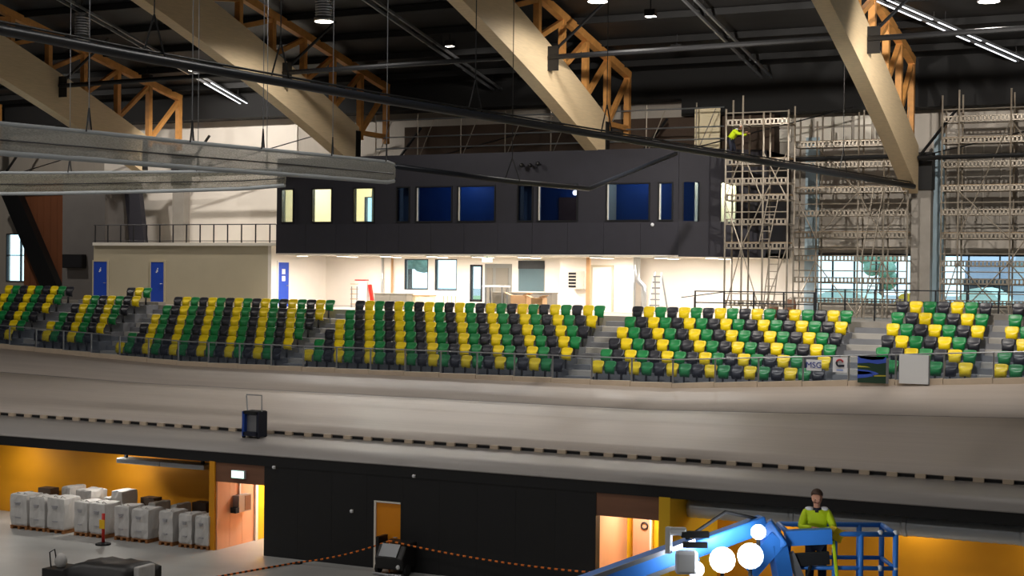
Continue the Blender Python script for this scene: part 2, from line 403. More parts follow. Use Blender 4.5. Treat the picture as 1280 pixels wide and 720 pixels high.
MB().box(hole[0], hole[0] + .07, WY - .03, WY + .16, 0, hole[3]).box(hole[0] + .07, hole[1], WY - .03, WY + .16, hole[3] - .05, hole[3]).build('door_frame', 'white_panel', d2)
MB().box(hole[0] + .07, hole[1], WY + .02, WY + .08, 0, hole[3] - .05).build('door_leaf', 'door_amber', d2)
MB().tube([(hole[1] - .1, WY - .02, 1.02), (hole[1] - .24, WY - .02, 1.02)], .015, 6).build('door_handle', 'steel_grey', d2)
# soffit under the track
tag(MB().box(-95, 45, WY + .28, 46, 3.0, 3.2).build('ceiling_recess', 'black_wall'), 'dark soffit over the recesses under the track', 'ceiling', kind='structure')
RB = 43.4
tag(MB().box(-95, XD0 - .22, RB, RB + .2, 0, 3.0).build('wall_yellow', 'yellow_wall'), 'amber yellow back wall behind the white bulk bags', 'wall', kind='structure')
XR0 = PY(838, 650, WY).x
tag(MB().box(XR0, 45, RB, RB + .2, 0, 3.0).build('wall_amber', 'yellow_wall'), 'amber yellow back wall behind the round silver duct', 'wall', kind='structure')
tag(MB().box(XD0 - .22, XD0, WY - .04, RB, 0, FH + .02).build('trim_2', 'yellow_wall'), 'yellow end post between the bulk bags and the timber doorway', 'trim', kind='structure')
m = MB().box(XD1, XR0, WY - .04, WY + .3, 0, FH + .02); m.add([(XR0, WY, 0), (XR0 + .5, RB, 0), (XR0, RB, 0), (XR0, WY, FH), (XR0 + .5, RB, FH), (XR0, RB, FH)], [(0, 1, 2), (3, 5, 4), (0, 3, 4, 1), (1, 4, 5, 2), (2, 5, 3, 0)])
tag(m.build('trim_3', 'yellow_bright'), 'bright yellow end post beside the round silver duct', 'trim', kind='structure')
# left portal: header, timber side wall, lit corridor
tag(MB().box(XD0, XB0, WY + .02, WY + .12, 2.28, FH).build('trim_4', 'wood_brown'), 'brown timber header over the doorway with the exit sign', 'trim', kind='structure')
CY = PX(316, 660, XD0).y
sw = thing('wall_corridor', 'salmon timber side wall inside the doorway beside the bulk bags', 'wall', (XD0, WY, 0), kind='structure')
n = 3
for k in range(n):
    a = WY + .05 + (CY - WY - .05) * k / n; b = WY + .05 + (CY - WY - .05) * (k + 1) / n
    MB().box(XD0 + .001, XD0 + .05, a, b - .008, 0, 2.95).build('panel', 'wood_salmon', sw)
MB().box(XD0, XD0 + .12, CY, CY + .14, 0, 2.95).build('jamb', 'white_panel', sw)
tag(MB().box(XD0 - .1, XB0 + 3.5, 46, 46.2, 0, 3.0).build('wall_corridor_end', 'yellow_bright'), 'bright yellow wall at the end of the lit corridor', 'wall', kind='structure')
tag(MB().box(XD0 + .002, XD0 + .06, CY + .14, 46, 0, 2.99).build('wall_corridor_side', 'yellow_bright'), 'bright yellow side wall deep in the lit corridor', 'wall', kind='structure')
tag(MB().box(XB0 + .001, XB0 + .1, WY + .3, 46, 0, 3.0).build('wall_corridor_right', 'wood_salmon'), 'timber corridor wall behind the black panelled wall', 'wall', kind='structure')
def ceiling_lamp(c, label, energy, color, w_=.5, d_=.3, nm='corridor_lamp'):
    t = thing(nm, label, 'lamp', c); MB().cbox((c[0], c[1], c[2] + .03), w_, d_, .06).build('housing', 'white_panel', t)
    MB().cbox((c[0], c[1], c[2] - .005), w_ * .85, d_ * .8, .01).build('diffuser', 'lamp_glow', t)
    light('lamp_light', 'AREA', (c[0], c[1], c[2] - .03), energy, color, .4, parent=t)
ceiling_lamp(((XD0 + XB0) / 2, 43.6, 2.93), 'small ceiling lamp in the corridor beside the bulk bags', 110, (1, .94, .82))
ceiling_lamp(((XD0 + XB0) / 2, 45.3, 2.93), 'second ceiling lamp at the end of the corridor beside the bulk bags', 60, (1, .94, .82))
# exit sign, hose cabinet
p = PY(298, 593, WY - .05)
t = thing('exit_sign', 'glowing green and white exit sign over the timber doorway', 'sign', (p.x, WY - .05, 2.3))
MB().box(p.x - .26, p.x + .26, WY - .09, WY + .02, p.z - .13, p.z + .13).build('sign_box', 'sign_white', t); MB().cbox((p.x, WY - .095, p.z), .48, .01, .22).build('sign_face', 'exit_glow', t)
p2 = PX(299, 628, XD0 + .05)
t = thing('hose_cabinet', 'pale open cabinet on the timber wall below the exit sign', 'cabinet', (XD0 + .05, p2.y, p2.z - .3))
MB().box(XD0 + .05, XD0 + .3, p2.y - .35, p2.y + .35, p2.z - .28, p2.z + .28).build('body', 'steel_grey', t)
MB().box(XD0 + .3, XD0 + .31, p2.y - .02, p2.y + .3, p2.z - .24, p2.z + .24).build('opening', 'wood_brown', t)
MB().box(XD0 + .1, XD0 + .32, p2.y - .55, p2.y - .36, p2.z - .28, p2.z - .1).build('valve', 'rubber', t)
MB().box(XD0 + .06, XD0 + .1, p2.y - .05, p2.y + .02, p2.z + .28, 2.4).build('riser', 'white_panel', t)
# right portal
tag(MB().box(XB1, XD1, WY + .02, WY + .12, 2.25, FH).build('trim_5', 'wood_brown'), 'brown timber header over the right doorway behind the lift', 'trim', kind='structure')
RBk = 42.9
yw = MB().box(XB1 - .2, XD1 + .2, RBk + .25, RBk + .4, 0, 2.95).build('wall_portal', 'yellow_bright'); tag(yw, 'bright yellow wall inside the doorway behind the lift boom', 'wall', kind='structure')
tag(MB().box(XB1 - .1, XB1 - .001, WY + .3, RBk + .25, 0, 2.95).build('wall_portal_side', 'wood_salmon'), 'salmon timber side wall of the doorway behind the lift boom', 'wall', kind='structure')
tag(MB().box(XD1 + .001, XD1 + .1, WY + .3, RBk + .25, 0, 2.95).build('wall_portal_end', 'yellow_bright'), 'yellow return wall of the doorway next to the duct', 'wall', kind='structure')
def timber_leaf(x0, x1, ring, label, nm):
    a = PY(x0, 680, RBk).x; b = PY(x1, 680, RBk).x
    t = thing(nm, label, 'door', ((a + b) / 2, RBk, 0), kind='structure')
    MB().box(a, b, RBk, RBk + .06, 0, 2.9).build('leaf', 'wood_salmon', t)
    MB().box(b, b + .06, RBk - .01, RBk + .1, 0, 2.9).build('edge_strip', 'white_panel', t)
    rp = PY(ring[0], ring[1], RBk); n = 16; pts = [(rp.x + .1 * math.cos(2 * math.pi * k / n), RBk - .03, rp.z + .1 * math.sin(2 * math.pi * k / n)) for k in range(n + 1)]
    MB().tube(pts, .022, 6).build('ring_handle', 'steel_dark', t)
timber_leaf(748, 769, (761, 670), 'salmon timber door leaf with ring handle next to the black wall', 'door_3')
timber_leaf(791, 812, (806, 657), 'salmon timber door leaf with ring handle between two yellow strips', 'door_4')
ceiling_lamp(((XB1 + XD1) / 2, 42.0, 2.93), 'small ceiling lamp in the doorway behind the lift boom', 75, (1, .95, .85))
for k_, (xa_, lb_) in enumerate(((-36.5, 'slim added fill lamp over the middle bulk bags'), (-41.5, 'slim added fill lamp over the first bulk bags'), (-12.5, 'slim added fill lamp behind the round duct near the lift boom'), (-8.5, 'slim added fill lamp behind the round duct beyond the lift'), (-4.5, 'slim added fill lamp at the end of the round duct'))):
    ceiling_lamp((xa_, 42.0 if xa_ < -20 else 42.75, 2.93), lb_, 44 if xa_ < -20 else 26, (1, .95, .86), .9, .12, 'soffit_fill_lamp')  # fill lamps added under the soffit to brighten the recess walls
# ducts
t = thing('flat_duct', 'flat silver duct under the soffit above the bulk bags', 'duct', (PY(205, 577, 42).x, 42, 2.5))
a = PY(152, 572, 42.2); b = PY(262, 580, 42.2)
for q in range(2):
    x0 = a.x + (b.x - a.x) * q / 2 + .01; x1 = a.x + (b.x - a.x) * (q + 1) / 2 - .01
    MB().box(x0, x1, 41.9, 42.5, a.z - .16, a.z + .02).build('duct_section', 'silver_duct', t, bevel=.03)
MB().box(b.x - .3, b.x - .2, 42.1, 42.2, a.z, 3.05).box(a.x + .2, a.x + .3, 42.1, 42.2, a.z, 3.05).build('hanger', 'steel_dark', t)
p = PY(840, 634, 41.75); rad = .31
zc = 2.55
t = thing('round_duct', 'large round ribbed silver duct along the amber wall', 'duct', (PY(1100, 660, 41.75).x, 41.75, zc - rad))
x0 = XR0 + .2; seg = 3.1
for k in range(7):
    a = x0 + k * seg; pts = []; rs = []
    nn = 26
    for q in range(nn + 1): pts.append((a + (seg - .02) * q / nn, 41.75, zc)); rs.append(rad if q % 2 else rad - .012)
    MB().tube(pts, rs, 20).build('duct_section', 'silver_duct', t, True)
    MB().tube([(a + seg - .06, 41.75, zc), (a + seg + .04, 41.75, zc)], rad + .015, 20).build('coupling', 'silver_duct', t)
    MB().tube([(a + seg / 2, 41.75, zc), (a + seg / 2, 41.75, 3.05)], .02, 6).build('hanger', 'steel_dark', t)
# sensors on the black wall
for (x, y), lb in zip([(343, 584), (440, 639), (518, 595)], ['small white sensor high on the black wall near the exit sign', 'small white sensor on the black wall left of the amber door', 'small white sensor on the black wall above the amber door']):
    p = PY(x, y, WY); t = thing('wall_sensor', lb, 'sensor', (p.x, WY, p.z))
    MB().cbox((p.x, WY - .015, p.z), .1, .03, .1).build('base', 'white_panel', t); MB().ball((p.x, WY - .045, p.z), .055, .04, .055, 10).build('dome', 'sign_white', t, True)

# ------------------------------------------------------------------ track
def lift(X):
    if X > -20: return .0565 * (X + 20)
    if X < -43: return .041 * (-43 - X)
    return 0
def tz(Y, X):
    prof = [(40.66, 3.30, 0), (44.0, 3.56, 0), (44.02, 3.69, 0), (47.5, 3.94, .15), (49.5, 4.12, .3), (51.46, 4.36, .5), (51.6, 4.38, .5), (53, 4.63, .75), (54.6, 4.98, 1)]
    for (a, za, ka), (b, zb, kb) in zip(prof[:-1], prof[1:]):
        if a <= Y <= b + 1e-6:
            q = (Y - a) / (b - a); return za + (zb - za) * q + lift(min(X, 0) if X > 0 else max(X, -70)) * (ka + (kb - ka) * q)
    return prof[-1][1]
def strip(ylist, mname, name, parent=None, thick=.12, x0=-90, x1=30):
    m = MB(); xs = [x0 + (x1 - x0) * k / 120 for k in range(121)]; n = len(ylist)
    for X in xs:
        for Y in ylist: m.v.append(Vector((X, Y, tz(Y, X))))
        for Y in ylist: m.v.append(Vector((X, Y, tz(Y, X) - thick)))
    for i in range(120):
        for j in range(n - 1):
            a = i * 2 * n + j; b = a + 2 * n
            m.f.append((a, b, b + 1, a + 1)); m.m.append(0); m.f.append((a + n, a + n + 1, b + n + 1, b + n)); m.m.append(0)
        for j, fl in ((0, 0), (n - 1, 1)):
            a = i * 2 * n + j; b = a + 2 * n; m.f.append((a, a + n, b + n, b)); m.m.append(0)
    return m.build(name, mname, parent, True)
apron = strip([40.66, 44.0], 'apron_grey', 'floor_apron', thick=.05); tag(apron, 'grey apron strip below the banked track', 'floor', kind='structure')
track = strip([44.02, 45.5, 47.5, 49.5, 51.46], 'track_wood', 'floor_track', thick=.05); tag(track, 'pale timber boarded banked cycling track', 'track', kind='structure')
runoff = strip([51.56, 53, 54.6], 'track_edge', 'floor_runoff', thick=.05); tag(runoff, 'paler upper strip of the track beside the barrier', 'track', kind='structure')
tag(strip([51.4, 51.62], 'steel_dark', 'trim_6', thick=.06), 'thin dark joint line along the upper track', 'trim', kind='structure').location = (0, 0, -.012)
m = MB().box(-90, 30, 43.995, 44.015, 3.5, 3.64); rz = m.build('trim_7', 'rubber'); tag(rz, 'dark riser gap at the foot of the track', 'trim', kind='structure')
bm_ = MB().box(-.15, .15, -.09, .012, -.06, .065).build('support_block', 'kerb', rz)
X = -47.0; first = True
while X < -3:
    o = bm_ if first else mesh_obj('support_block', bm_.data, rz)
    o.location = (X, 43.98, 3.61); first = False; X += .8
# under-track closure behind recesses
tag(MB().box(-95, 45, 46.2, 54.6, 0, 3.0).build('track_substructure', 'black_wall'), 'dark substructure under the banked track', 'base', kind='structure')

# ------------------------------------------------------------------ stands
RY = lambda r: 60.2 - .85 * r
PITCH = .524
SECT = {  # x of leftmost seat at top row, number of seats, base rise, colour phase, rotation
    'end': (-8.2, 4, .42, 0), 'column': (-12.56, 7, .42, 0), 'scaffold': (-23.67, 18, 0, 0), 'middle': (-37.47, 24, 0, 0),
    'doors': (-48.03, 18, 0, 0), 'toilet': (-53.1, 7, .42, 2), 'far': (-59.2, 9, .42, 1)}
PLACE = {'end': 'block by the big window past the white board', 'column': 'block before the concrete column', 'scaffold': 'block below the ladder and scaffold tower',
         'middle': 'long block under the black box', 'doors': 'block below the cream wall', 'toilet': 'small block below the blue doors', 'far': 'far block by the timber wall'}
ROWN = ['top row', 'fifth row', 'fourth row', 'third row', 'second row', 'front row']
Z0 = 7.03
stands = thing('terrace', 'grey stepped concrete seating terrace behind the track', 'terrace', (-30, 55, 4.9), kind='structure')
edges = [('far', -75, -54.5), ('toilet', -53.4, -49.65), ('doors', -48.35, -38.85), ('middle', -37.8, -25.15), ('scaffold', -24.0, -14.45), ('column', -12.9, -9.1), ('end', -8.5, 8)]
for nm, a, b in edges:
    dz = SECT[nm][2]
    for r in range(6):
        zt = Z0 + dz - .42 * r; y0 = RY(r) - .46; y1 = RY(r) + .40
        MB().box(a, b, y0, y1 if r else 60.66, 4.0, zt).build('tier', 'concrete_tier', stands)
allx = sorted(edges, key=lambda e: e[1])
for (n1, a1, b1), (n2, a2, b2) in zip(allx[:-1], allx[1:]):
    dz = max(SECT[n1][2], SECT[n2][2]) if 'far' in (n1, n2) or 'end' in (n1, n2) else 0
    for r in range(12):
        zt = Z0 + dz + .0 - .21 * r + .2; y1 = 60.66 - .425 * r
        MB().box(b1 + .002, a2 - .002, y1 - .425, y1, 4.0, zt).build('step', 'concrete_lit_tread' if r % 2 else 'concrete_tier', stands)  # alternate steps paler, light on the treads put into their colour
# concourse slab
tag(MB().box(-80, 10, 60.66, BACK, 6.9, 7.45).build('floor_concourse', 'concrete'), 'concrete concourse floor behind the top seat row', 'floor', kind='structure')
MB().box(-12.9, 8, 60.662, 61.3, 7.45, 7.87).build('kerb_wall', 'concrete', stands)
MB().box(-75, -49.65, 60.662, 61.2, 7.45, 7.6).build('kerb_wall', 'concrete', stands)

# seat mesh
def seat_mesh():
    prof = [(.0, .345, .32), (-.09, .36, .38), (-.14, .42, .415), (-.15, .52, .43), (-.125, .62, .435), (-.07, .665, .455), (-.015, .69, .495), (.02, .76, .505), (.05, .84, .50), (.065, .872, .47), (.085, .875, .45)]
    nx = 6; vs = []; fs = []
    for y, z, wd in prof:
        for k in range(nx + 1):
            u = -1 + 2 * k / nx; vs.append((u * wd / 2, y + (.05 if z < .66 else -.03) * u * u, z - .025 * (u ** 6 if z > .8 else 0)))
    n = nx + 1; P = len(prof)
    for i in range(P - 1):
        for k in range(nx): fs.append((i * n + k, i * n + k + 1, (i + 1) * n + k + 1, (i + 1) * n + k))
    off = len(vs)
    for i, (y, z, wd) in enumerate(prof):
        a = prof[max(i - 1, 0)]; b = prof[min(i + 1, P - 1)]; ty, tzz = b[0] - a[0], b[1] - a[1]; L = math.hypot(ty, tzz)
        ny, nz = tzz / L, -ty / L
        for k in range(n): x, yy, zz = vs[i * n + k]; vs.append((x * .97, yy + ny * .035, zz + nz * .035))
    for i in range(P - 1):
        for k in range(nx): a = off + i * n + k; fs.append((a, a + n, a + n + 1, a + 1))
        for k in (0, nx): a = i * n + k; fs.append((a, a + n, off + a + n, off + a))
    for i in (0, P - 1):
        for k in range(nx): a = i * n + k; fs.append((a, a + 1, off + a + 1, off + a))
    return vs, fs
sv, sf = seat_mesh()
def bracket(m, dx=0, dy=0, dz=0, mi=0):
    m.box(dx - .03, dx + .03, dy - .17, dy - .09, dz, dz + .395, mi); m.box(dx - .09, dx + .09, dy - .2, dy - .04, dz, dz + .02, mi); m.box(dx - .03, dx + .03, dy - .14, dy + .06, dz + .35, dz + .395, mi)
COLN = ['black', 'yellow', 'green']
seat_me = {}
for c in COLN:
    o = MB().add(sv, sf).build('seat_tmp', 'seat_' + c, None, True); seat_me[c] = o.data; seat_me[c].name = 'stadium_seat_' + c; bpy.data.objects.remove(o)
m = MB(); bracket(m); o = m.build('bracket_tmp', 'steel_dark'); br_me = o.data; br_me.name = 'bracket'; bpy.data.objects.remove(o)
spots = []
for nm, (x0, n, dz, ph) in SECT.items():
    for r in range(6):
        for c in range(n):
            if nm == 'toilet' and r == 0 and c < 4: continue
            x = x0 + c * PITCH; spots.append((nm, r, c, Vector((x, RY(r), Z0 + dz - .42 * r)), COLN[(c + ph - r) % 3]))
spots.sort(key=lambda s: (s[3] - CAM).length + (12 if s[0] == 'end' and s[2] > 2 else 0))
ORD = ['first', 'second', 'third', 'fourth', 'fifth', 'sixth', 'seventh', 'eighth', 'ninth', 'tenth', 'eleventh', 'twelfth', 'thirteenth', 'fourteenth', 'fifteenth', 'sixteenth', 'seventeenth', 'eighteenth', 'nineteenth', 'twentieth', 'twenty-first', 'twenty-second', 'twenty-third', 'twenty-fourth']
SHORT = {'end': ('end block by the last window', 'narrow aisle', 0), 'column': ('block before the concrete column', 'banner aisle', 0), 'scaffold': ('block below the ladder', 'white door aisle', 0), 'middle': ('long block under the box', 'white door aisle', 1), 'doors': ('block below the cream wall', 'long block aisle', 1)}
for nm, r, c, p, colr in spots[:300]:
    s = mesh_obj('stadium_seat', seat_me[colr]); s.location = p
    bl, ai, flip = SHORT[nm]; k = SECT[nm][1] - 1 - c if flip else c
    tag(s, '%s seat, %s, %s, %s from %s' % (colr, ROWN[r], bl, ORD[k], ai), 'seat', 'stadium seats on the terrace')
    b = mesh_obj('bracket', br_me, s)
m = MB()
for nm, r, c, p, colr in spots[300:]:
    m.add([(v[0] + p.x, v[1] + p.y, v[2] + p.z) for v in sv], sf, COLN.index(colr)); bracket(m, p.x, p.y, p.z, 3)
o = m.build('stadium_seating', ['seat_black', 'seat_yellow', 'seat_green', 'steel_dark'], None, True)
tag(o, 'more distant black, yellow and green stadium seats in rows toward the timber wall', 'seating', kind='stuff')

# ------------------------------------------------------------------ barrier along the top of the track
rl = thing('track_barrier', 'grey steel railing with clear panels along the top of the track', 'barrier', (-28, 54.5, 5.0))
X = -62.0; xs = []
while X < 2: xs.append(X); X += 1.68
def bz(X): return tz(54.6, X)
for a, b in zip(xs[:-1], xs[1:]):
    za, zb = bz(a), bz(b)
    MB().tube([(a, 54.55, za + 1.05), (b, 54.55, zb + 1.05)], .028, 6).build('handrail', 'steel_grey', rl)
    MB().add([(a + .05, 54.55, za + .12), (b - .05, 54.55, zb + .12), (b - .05, 54.55, zb + 1.0), (a + .05, 54.55, za + 1.0), (a + .05, 54.562, za + .12), (b - .05, 54.562, zb + .12), (b - .05, 54.562, zb + 1.0), (a + .05, 54.562, za + 1.0)],
             [(0, 1, 2, 3), (7, 6, 5, 4), (0, 4, 5, 1), (2, 6, 7, 3), (1, 5, 6, 2), (3, 7, 4, 0)]).build('panel', 'barrier_glass', rl)
    MB().bar((a, 54.55, za + .02), (b - .02, 54.55, zb + .05), .2, .26).build('kerb', 'kerb', rl)
for a in xs: MB().cbox((a, 54.57, bz(a) + .56), .06, .05, 1.0).build('post', 'steel_grey', rl)
# signs on the barrier
def board(name, x0, y0, x1, y1, label, mname, Y=54.4, th=.02):
    a = PY(x0, y1, Y); b = PY(x1, y0, Y); t = thing(name, label, 'sign' if name != 'white_board' else 'board', ((a.x + b.x) / 2, Y, a.z))
    MB().box(a.x, b.x, Y - th, Y, a.z, b.z).build('board', mname, t); return t, a, b
t, a, b = board('sponsor_sign', 1008, 450, 1027, 463, 'small white sign with blue letters on the barrier', 'sign_white')
text_mesh('lettering', 'MSG', .3, 'sign_blue', t, ((a.x + b.x) / 2, 54.37, (a.z + b.z) / 2), (math.pi / 2, 0, 0))
t, a, b = board('logo_sign', 1041, 447, 1059, 465, 'small white sign with a dark red ring logo on the barrier', 'sign_white')
cx, cz = (a.x + b.x) / 2, b.z - .2
pts = [(cx + .12 * math.cos(q), 54.37, cz + .12 * math.sin(q)) for q in [.3 + 4.9 * k / 14 for k in range(15)]]
MB().tube(pts[:8], .035, 6).build('logo_ring', 'sign_red', t); MB().tube(pts[7:], .035, 6).build('logo_ring', 'hivis_navy', t)
MB().box(cx - .03, cx + .16, 54.36, 54.378, cz - .14, cz - .06).build('logo_tail', 'hivis_navy', t)
MB().box(cx - .12, cx + .12, 54.372, 54.379, a.z + .06, a.z + .1).build('caption_bar', 'poster_sky', t)
t, a, b = board('landscape_banner', 1072, 446, 1108, 478, 'blue landscape banner on the barrier beside the white board', 'poster_green', th=.03)
W_, H_ = b.x - a.x, b.z - a.z
def patch(nm, pts, mname):
    n = len(pts); vs = [(a.x + u * W_, 54.366, a.z + v * H_) for u, v in pts] + [(a.x + u * W_, 54.369, a.z + v * H_) for u, v in pts]
    MB().add(vs, [tuple(range(n)), tuple(range(2 * n - 1, n - 1, -1))] + [(i, n + i, n + (i + 1) % n, (i + 1) % n) for i in range(n)]).build(nm, mname, t)
patch('sky_area', [(0, 1), (1, 1), (1, .78), (.7, .72), (.4, .76), (0, .72)], 'poster_blue'); patch('cloud', [(0, 1), (1, 1), (.9, .9), (.5, .86), (.1, .92)], 'poster_sky')
patch('water', [(0, .5), (.35, .48), (.62, .42), (.75, .36), (.55, .26), (.3, .2), (0, .16)], 'poster_blue'); patch('water_glint', [(0, .44), (.4, .42), (.55, .37), (.3, .32), (0, .3)], 'poster_sky')
patch('shore', [(.5, .3), (1, .31), (1, .27), (.6, .25)], 'poster_yellow'); patch('hill', [(0, .64), (.3, .62), (.45, .58), (0, .58)], 'poster_yellow')
MB().box(b.x, b.x + .09, 54.36, 54.42, a.z, b.z - .05).build('edge_post', 'steel_grey', t)
t, a, b = board('white_board', 1124, 444, 1162, 479, 'plain pale grey board leaning on the barrier past the banner', 'lift_white', th=.05)
MB().box(b.x - .02, b.x + .02, 54.33, 54.41, a.z, b.z).build('edge', 'steel_grey', t)

# ------------------------------------------------------------------ left wall with blue doors, terrace above
LW = 62.5; LX0 = PY(117, 340, LW).x; LX1 = PY(339, 340, LW).x; LZ = 10.47
lw = MB().box(LX0, LX1 - .2, LW, LW + .25, 7.45, LZ).box(LX0, LX0 + .2, LW + .25, BACK, 7.45, LZ).build('wall_cream', 'cream_wall'); tag(lw, 'cream wall with two blue doors under the upper gallery', 'wall', kind='structure')
tag(MB().box(LX1 - .2, LX1, LW, BACK, 7.45, LZ).build('wall_return', 'white_wall'), 'white return wall with a blue door under the box', 'wall', kind='structure')
tag(MB().box(LX0, LX1 + 1.2, LW - .1, BACK, LZ, LZ + .16).build('floor_gallery', 'white_panel'), 'pale edge slab of the upper gallery', 'floor', kind='structure')
def blue_door(x0, y0, x1, y1, Y, label, nm, marks):
    a = PY(x0, y1, Y); b = PY(x1, y0, Y); t = thing(nm, label, 'door', ((a.x + b.x) / 2, Y, 7.45), kind='structure')
    z1 = 9.62
    MB().box(a.x - .08, a.x, Y - .06, Y, 7.45, z1 + .08).box(b.x, b.x + .08, Y - .06, Y, 7.45, z1 + .08).box(a.x, b.x, Y - .06, Y, z1, z1 + .08).build('door_frame', 'cream_wall', t)
    MB().box(a.x, b.x, Y - .045, Y, 7.45, z1).build('door_leaf', 'door_blue', t)
    MB().tube([(b.x - .06, Y - .09, 8.5), (b.x - .2, Y - .09, 8.5)], .02, 6).build('door_handle', 'steel_grey', t)
    cx = (a.x + b.x) / 2
    for k in range(marks):   # pictogram of a person, and a small notice
        zc_ = 9.2 - .33 * k
        MB().ball((cx + .03, Y - .05, zc_ + .08), .035, .008, .035, 8).cbox((cx, Y - .05, zc_ - .03), .09, .01, .12).cbox((cx - .05, Y - .05, zc_ - .1), .08, .01, .06).build('pictogram', 'sign_white', t)
    return t
blue_door(117.5, 327, 134.5, 372, LW, 'blue door at the outer end of the cream wall', 'door_5', 1)
blue_door(189, 327, 205.5, 379, LW, 'blue door beside the aisle in the cream wall', 'door_6', 1)
ya_, yb_ = PX(347, 350, LX1).y, PX(360, 350, LX1).y
t = thing('door_7', 'blue door with two white notices in the bright concourse', 'door', (LX1, (ya_ + yb_) / 2, 7.45), kind='structure')
MB().box(LX1, LX1 + .04, ya_, yb_, 7.45, 9.66).build('door_leaf', 'door_blue', t); MB().box(LX1, LX1 + .06, ya_ - .08, ya_, 7.45, 9.74).box(LX1, LX1 + .06, yb_, yb_ + .08, 7.45, 9.74).box(LX1, LX1 + .06, ya_, yb_, 9.66, 9.74).build('door_frame', 'white_wall', t)
for zz_ in (9.2, 8.85): MB().box(LX1 + .04, LX1 + .05, (ya_ + yb_) / 2 - .14, (ya_ + yb_) / 2 + .14, zz_ - .13, zz_ + .13).build('notice', 'sign_white', t)
MB().tube([(LX1 + .09, yb_ - .1, 8.5), (LX1 + .09, yb_ - .25, 8.5)], .02, 6).build('door_handle', 'steel_grey', t)
gr = thing('gallery_railing', 'thin dark railing along the upper gallery over the cream wall', 'railing', ((LX0 + LX1) / 2, LW, LZ + .16))
x = LX0 + .1; zt = 11.55
MB().tube([(LX0, LW, zt), (PY(345, 282, LW).x, LW, zt)], .028, 6).build('handrail', 'steel_dark', gr)
MB().tube([(LX0, LW, LZ + .25), (PY(345, 282, LW).x, LW, LZ + .25)], .018, 6).build('bottom_rail', 'steel_dark', gr)
while x < LX1 + .3:
    MB().box(x - .025, x + .025, LW - .025, LW + .025, LZ + .16, zt).build('post', 'steel_dark', gr); x += .86
# upper white wall lining, gallery door, slanted concrete, column
GX0 = PY(131, 280, BACK).x; GX1 = PY(352, 280, BACK).x
tag(MB().box(GX0, GX1 + 1, BACK - .08, BACK - .001, LZ + .16, 17.35).build('wall_gallery', 'white_wall'), 'tall white wall lit behind the upper gallery', 'wall', kind='structure')
a = PY(138, 305, BACK - .1); b = PY(166, 252, BACK - .1)
t = thing('door_8', 'cream door in a white frame on the upper gallery', 'door', ((a.x + b.x) / 2, BACK, LZ + .16), kind='structure')
MB().box(a.x - .12, a.x, BACK - .2, BACK - .08, LZ + .16, b.z + .12).box(b.x, b.x + .12, BACK - .2, BACK - .08, LZ + .16, b.z + .12).box(a.x, b.x, BACK - .2, BACK - .08, b.z, b.z + .12).build('door_frame', 'white_panel', t)
MB().box(a.x, b.x, BACK - .14, BACK - .08, LZ + .16, b.z).build('door_leaf', 'room_cream', t)
a = PY(190, 305, 66); b = PY(168, 240, 66)
t = tag(MB().bar((a.x - .9, 66, LZ + .16), (b.x - .1, 66, 13.8), .35, 1.0).build('slanted_pillar', 'black_facade'), 'dark slanted pillar behind the gallery railing', 'pillar', kind='structure')
a = PY(226, 300, 64.5)
t = thing('column', 'grey concrete column with dark cap on the upper gallery', 'column', (a.x, 64.5, LZ + .16), kind='structure')
MB().cbox((a.x, 64.5, 12.15), .75, .5, 3.06).build('shaft', 'concrete', t); MB().cbox((a.x, 64.5, 14.5), .9, .6, 1.7).build('cap', 'black_paint', t)
# grey block, timber wall, slanted black beam at the far left
GW0 = PY(78, 300, 64.5).x; GW1 = PY(131, 300, 64.5).x
tag(MB().box(GW0, GW1, 64.5, BACK, 7.45, 14.2).build('wall_grey', 'grey_wall'), 'dark grey wall block left of the gallery', 'wall', kind='structure')
tw = thing('wall_timber', 'brown timber clad wall beside the slanted black beam', 'wall', (PY(50, 300, 66.5).x, 66.5, 7.45), kind='structure')
a = PY(30, 300, 66.5).x; b = PY(80, 300, 66.5).x; n = 6
for k in range(n): MB().box(a + (b - a) * k / n, a + (b - a) * (k + 1) / n - .015, 66.5, 66.6, 7.45, 14.5).build('plank', 'wood_dark_red', tw)
a = PY(72, 362, 65.8); b = PY(12, 235, 65.8)
tag(MB().bar((a.x, 65.8, 7.45), (b.x, 65.8, b.z), .5, 1.1, upv=(1, 0, .5)).build('slanted_beam', 'black_paint'), 'thick slanted black beam before the brown timber wall', 'beam', kind='structure')
a = PY(83, 335, 64.45); b = PY(108, 318, 64.45)
t = thing('loudspeaker', 'black box loudspeaker on the dark grey wall', 'speaker', ((a.x + b.x) / 2, 64.45, a.z)); MB().box(a.x, b.x, 64.1, 64.46, a.z, b.z).build('cabinet', 'black_paint', t, bevel=.03); MB().box(a.x + .06, b.x - .06, 64.08, 64.1, a.z + .06, b.z - .06).build('grille', 'steel_dark', t)

# ------------------------------------------------------------------ black box over the concourse
BY = 61.2; BX0 = PY(345, 300, BY).x; BX1 = PY(848, 300, BY).x; BZ0, BZ1 = 10.03, 14.68; WZ0, WZ1 = 11.55, 13.22
box = thing('control_box', 'long black clad box with a row of windows over the concourse', 'building', ((BX0 + BX1) / 2, BY, BZ0))
wins = [(351, 367, 'c'), (389, 415, 'c'), (441, 468, 'c'), (495, 512, 'g'), (519, 565, 'b'), (571, 619, 'b'), (646, 666, 'g'), (671, 722, 'd'), (757, 812, 'b'), (822, 841, 'b')]
holes = [(PY(x0, 255, BY).x, PY(x1, 255, BY).x, WZ0, WZ1) for x0, x1, k in wins]
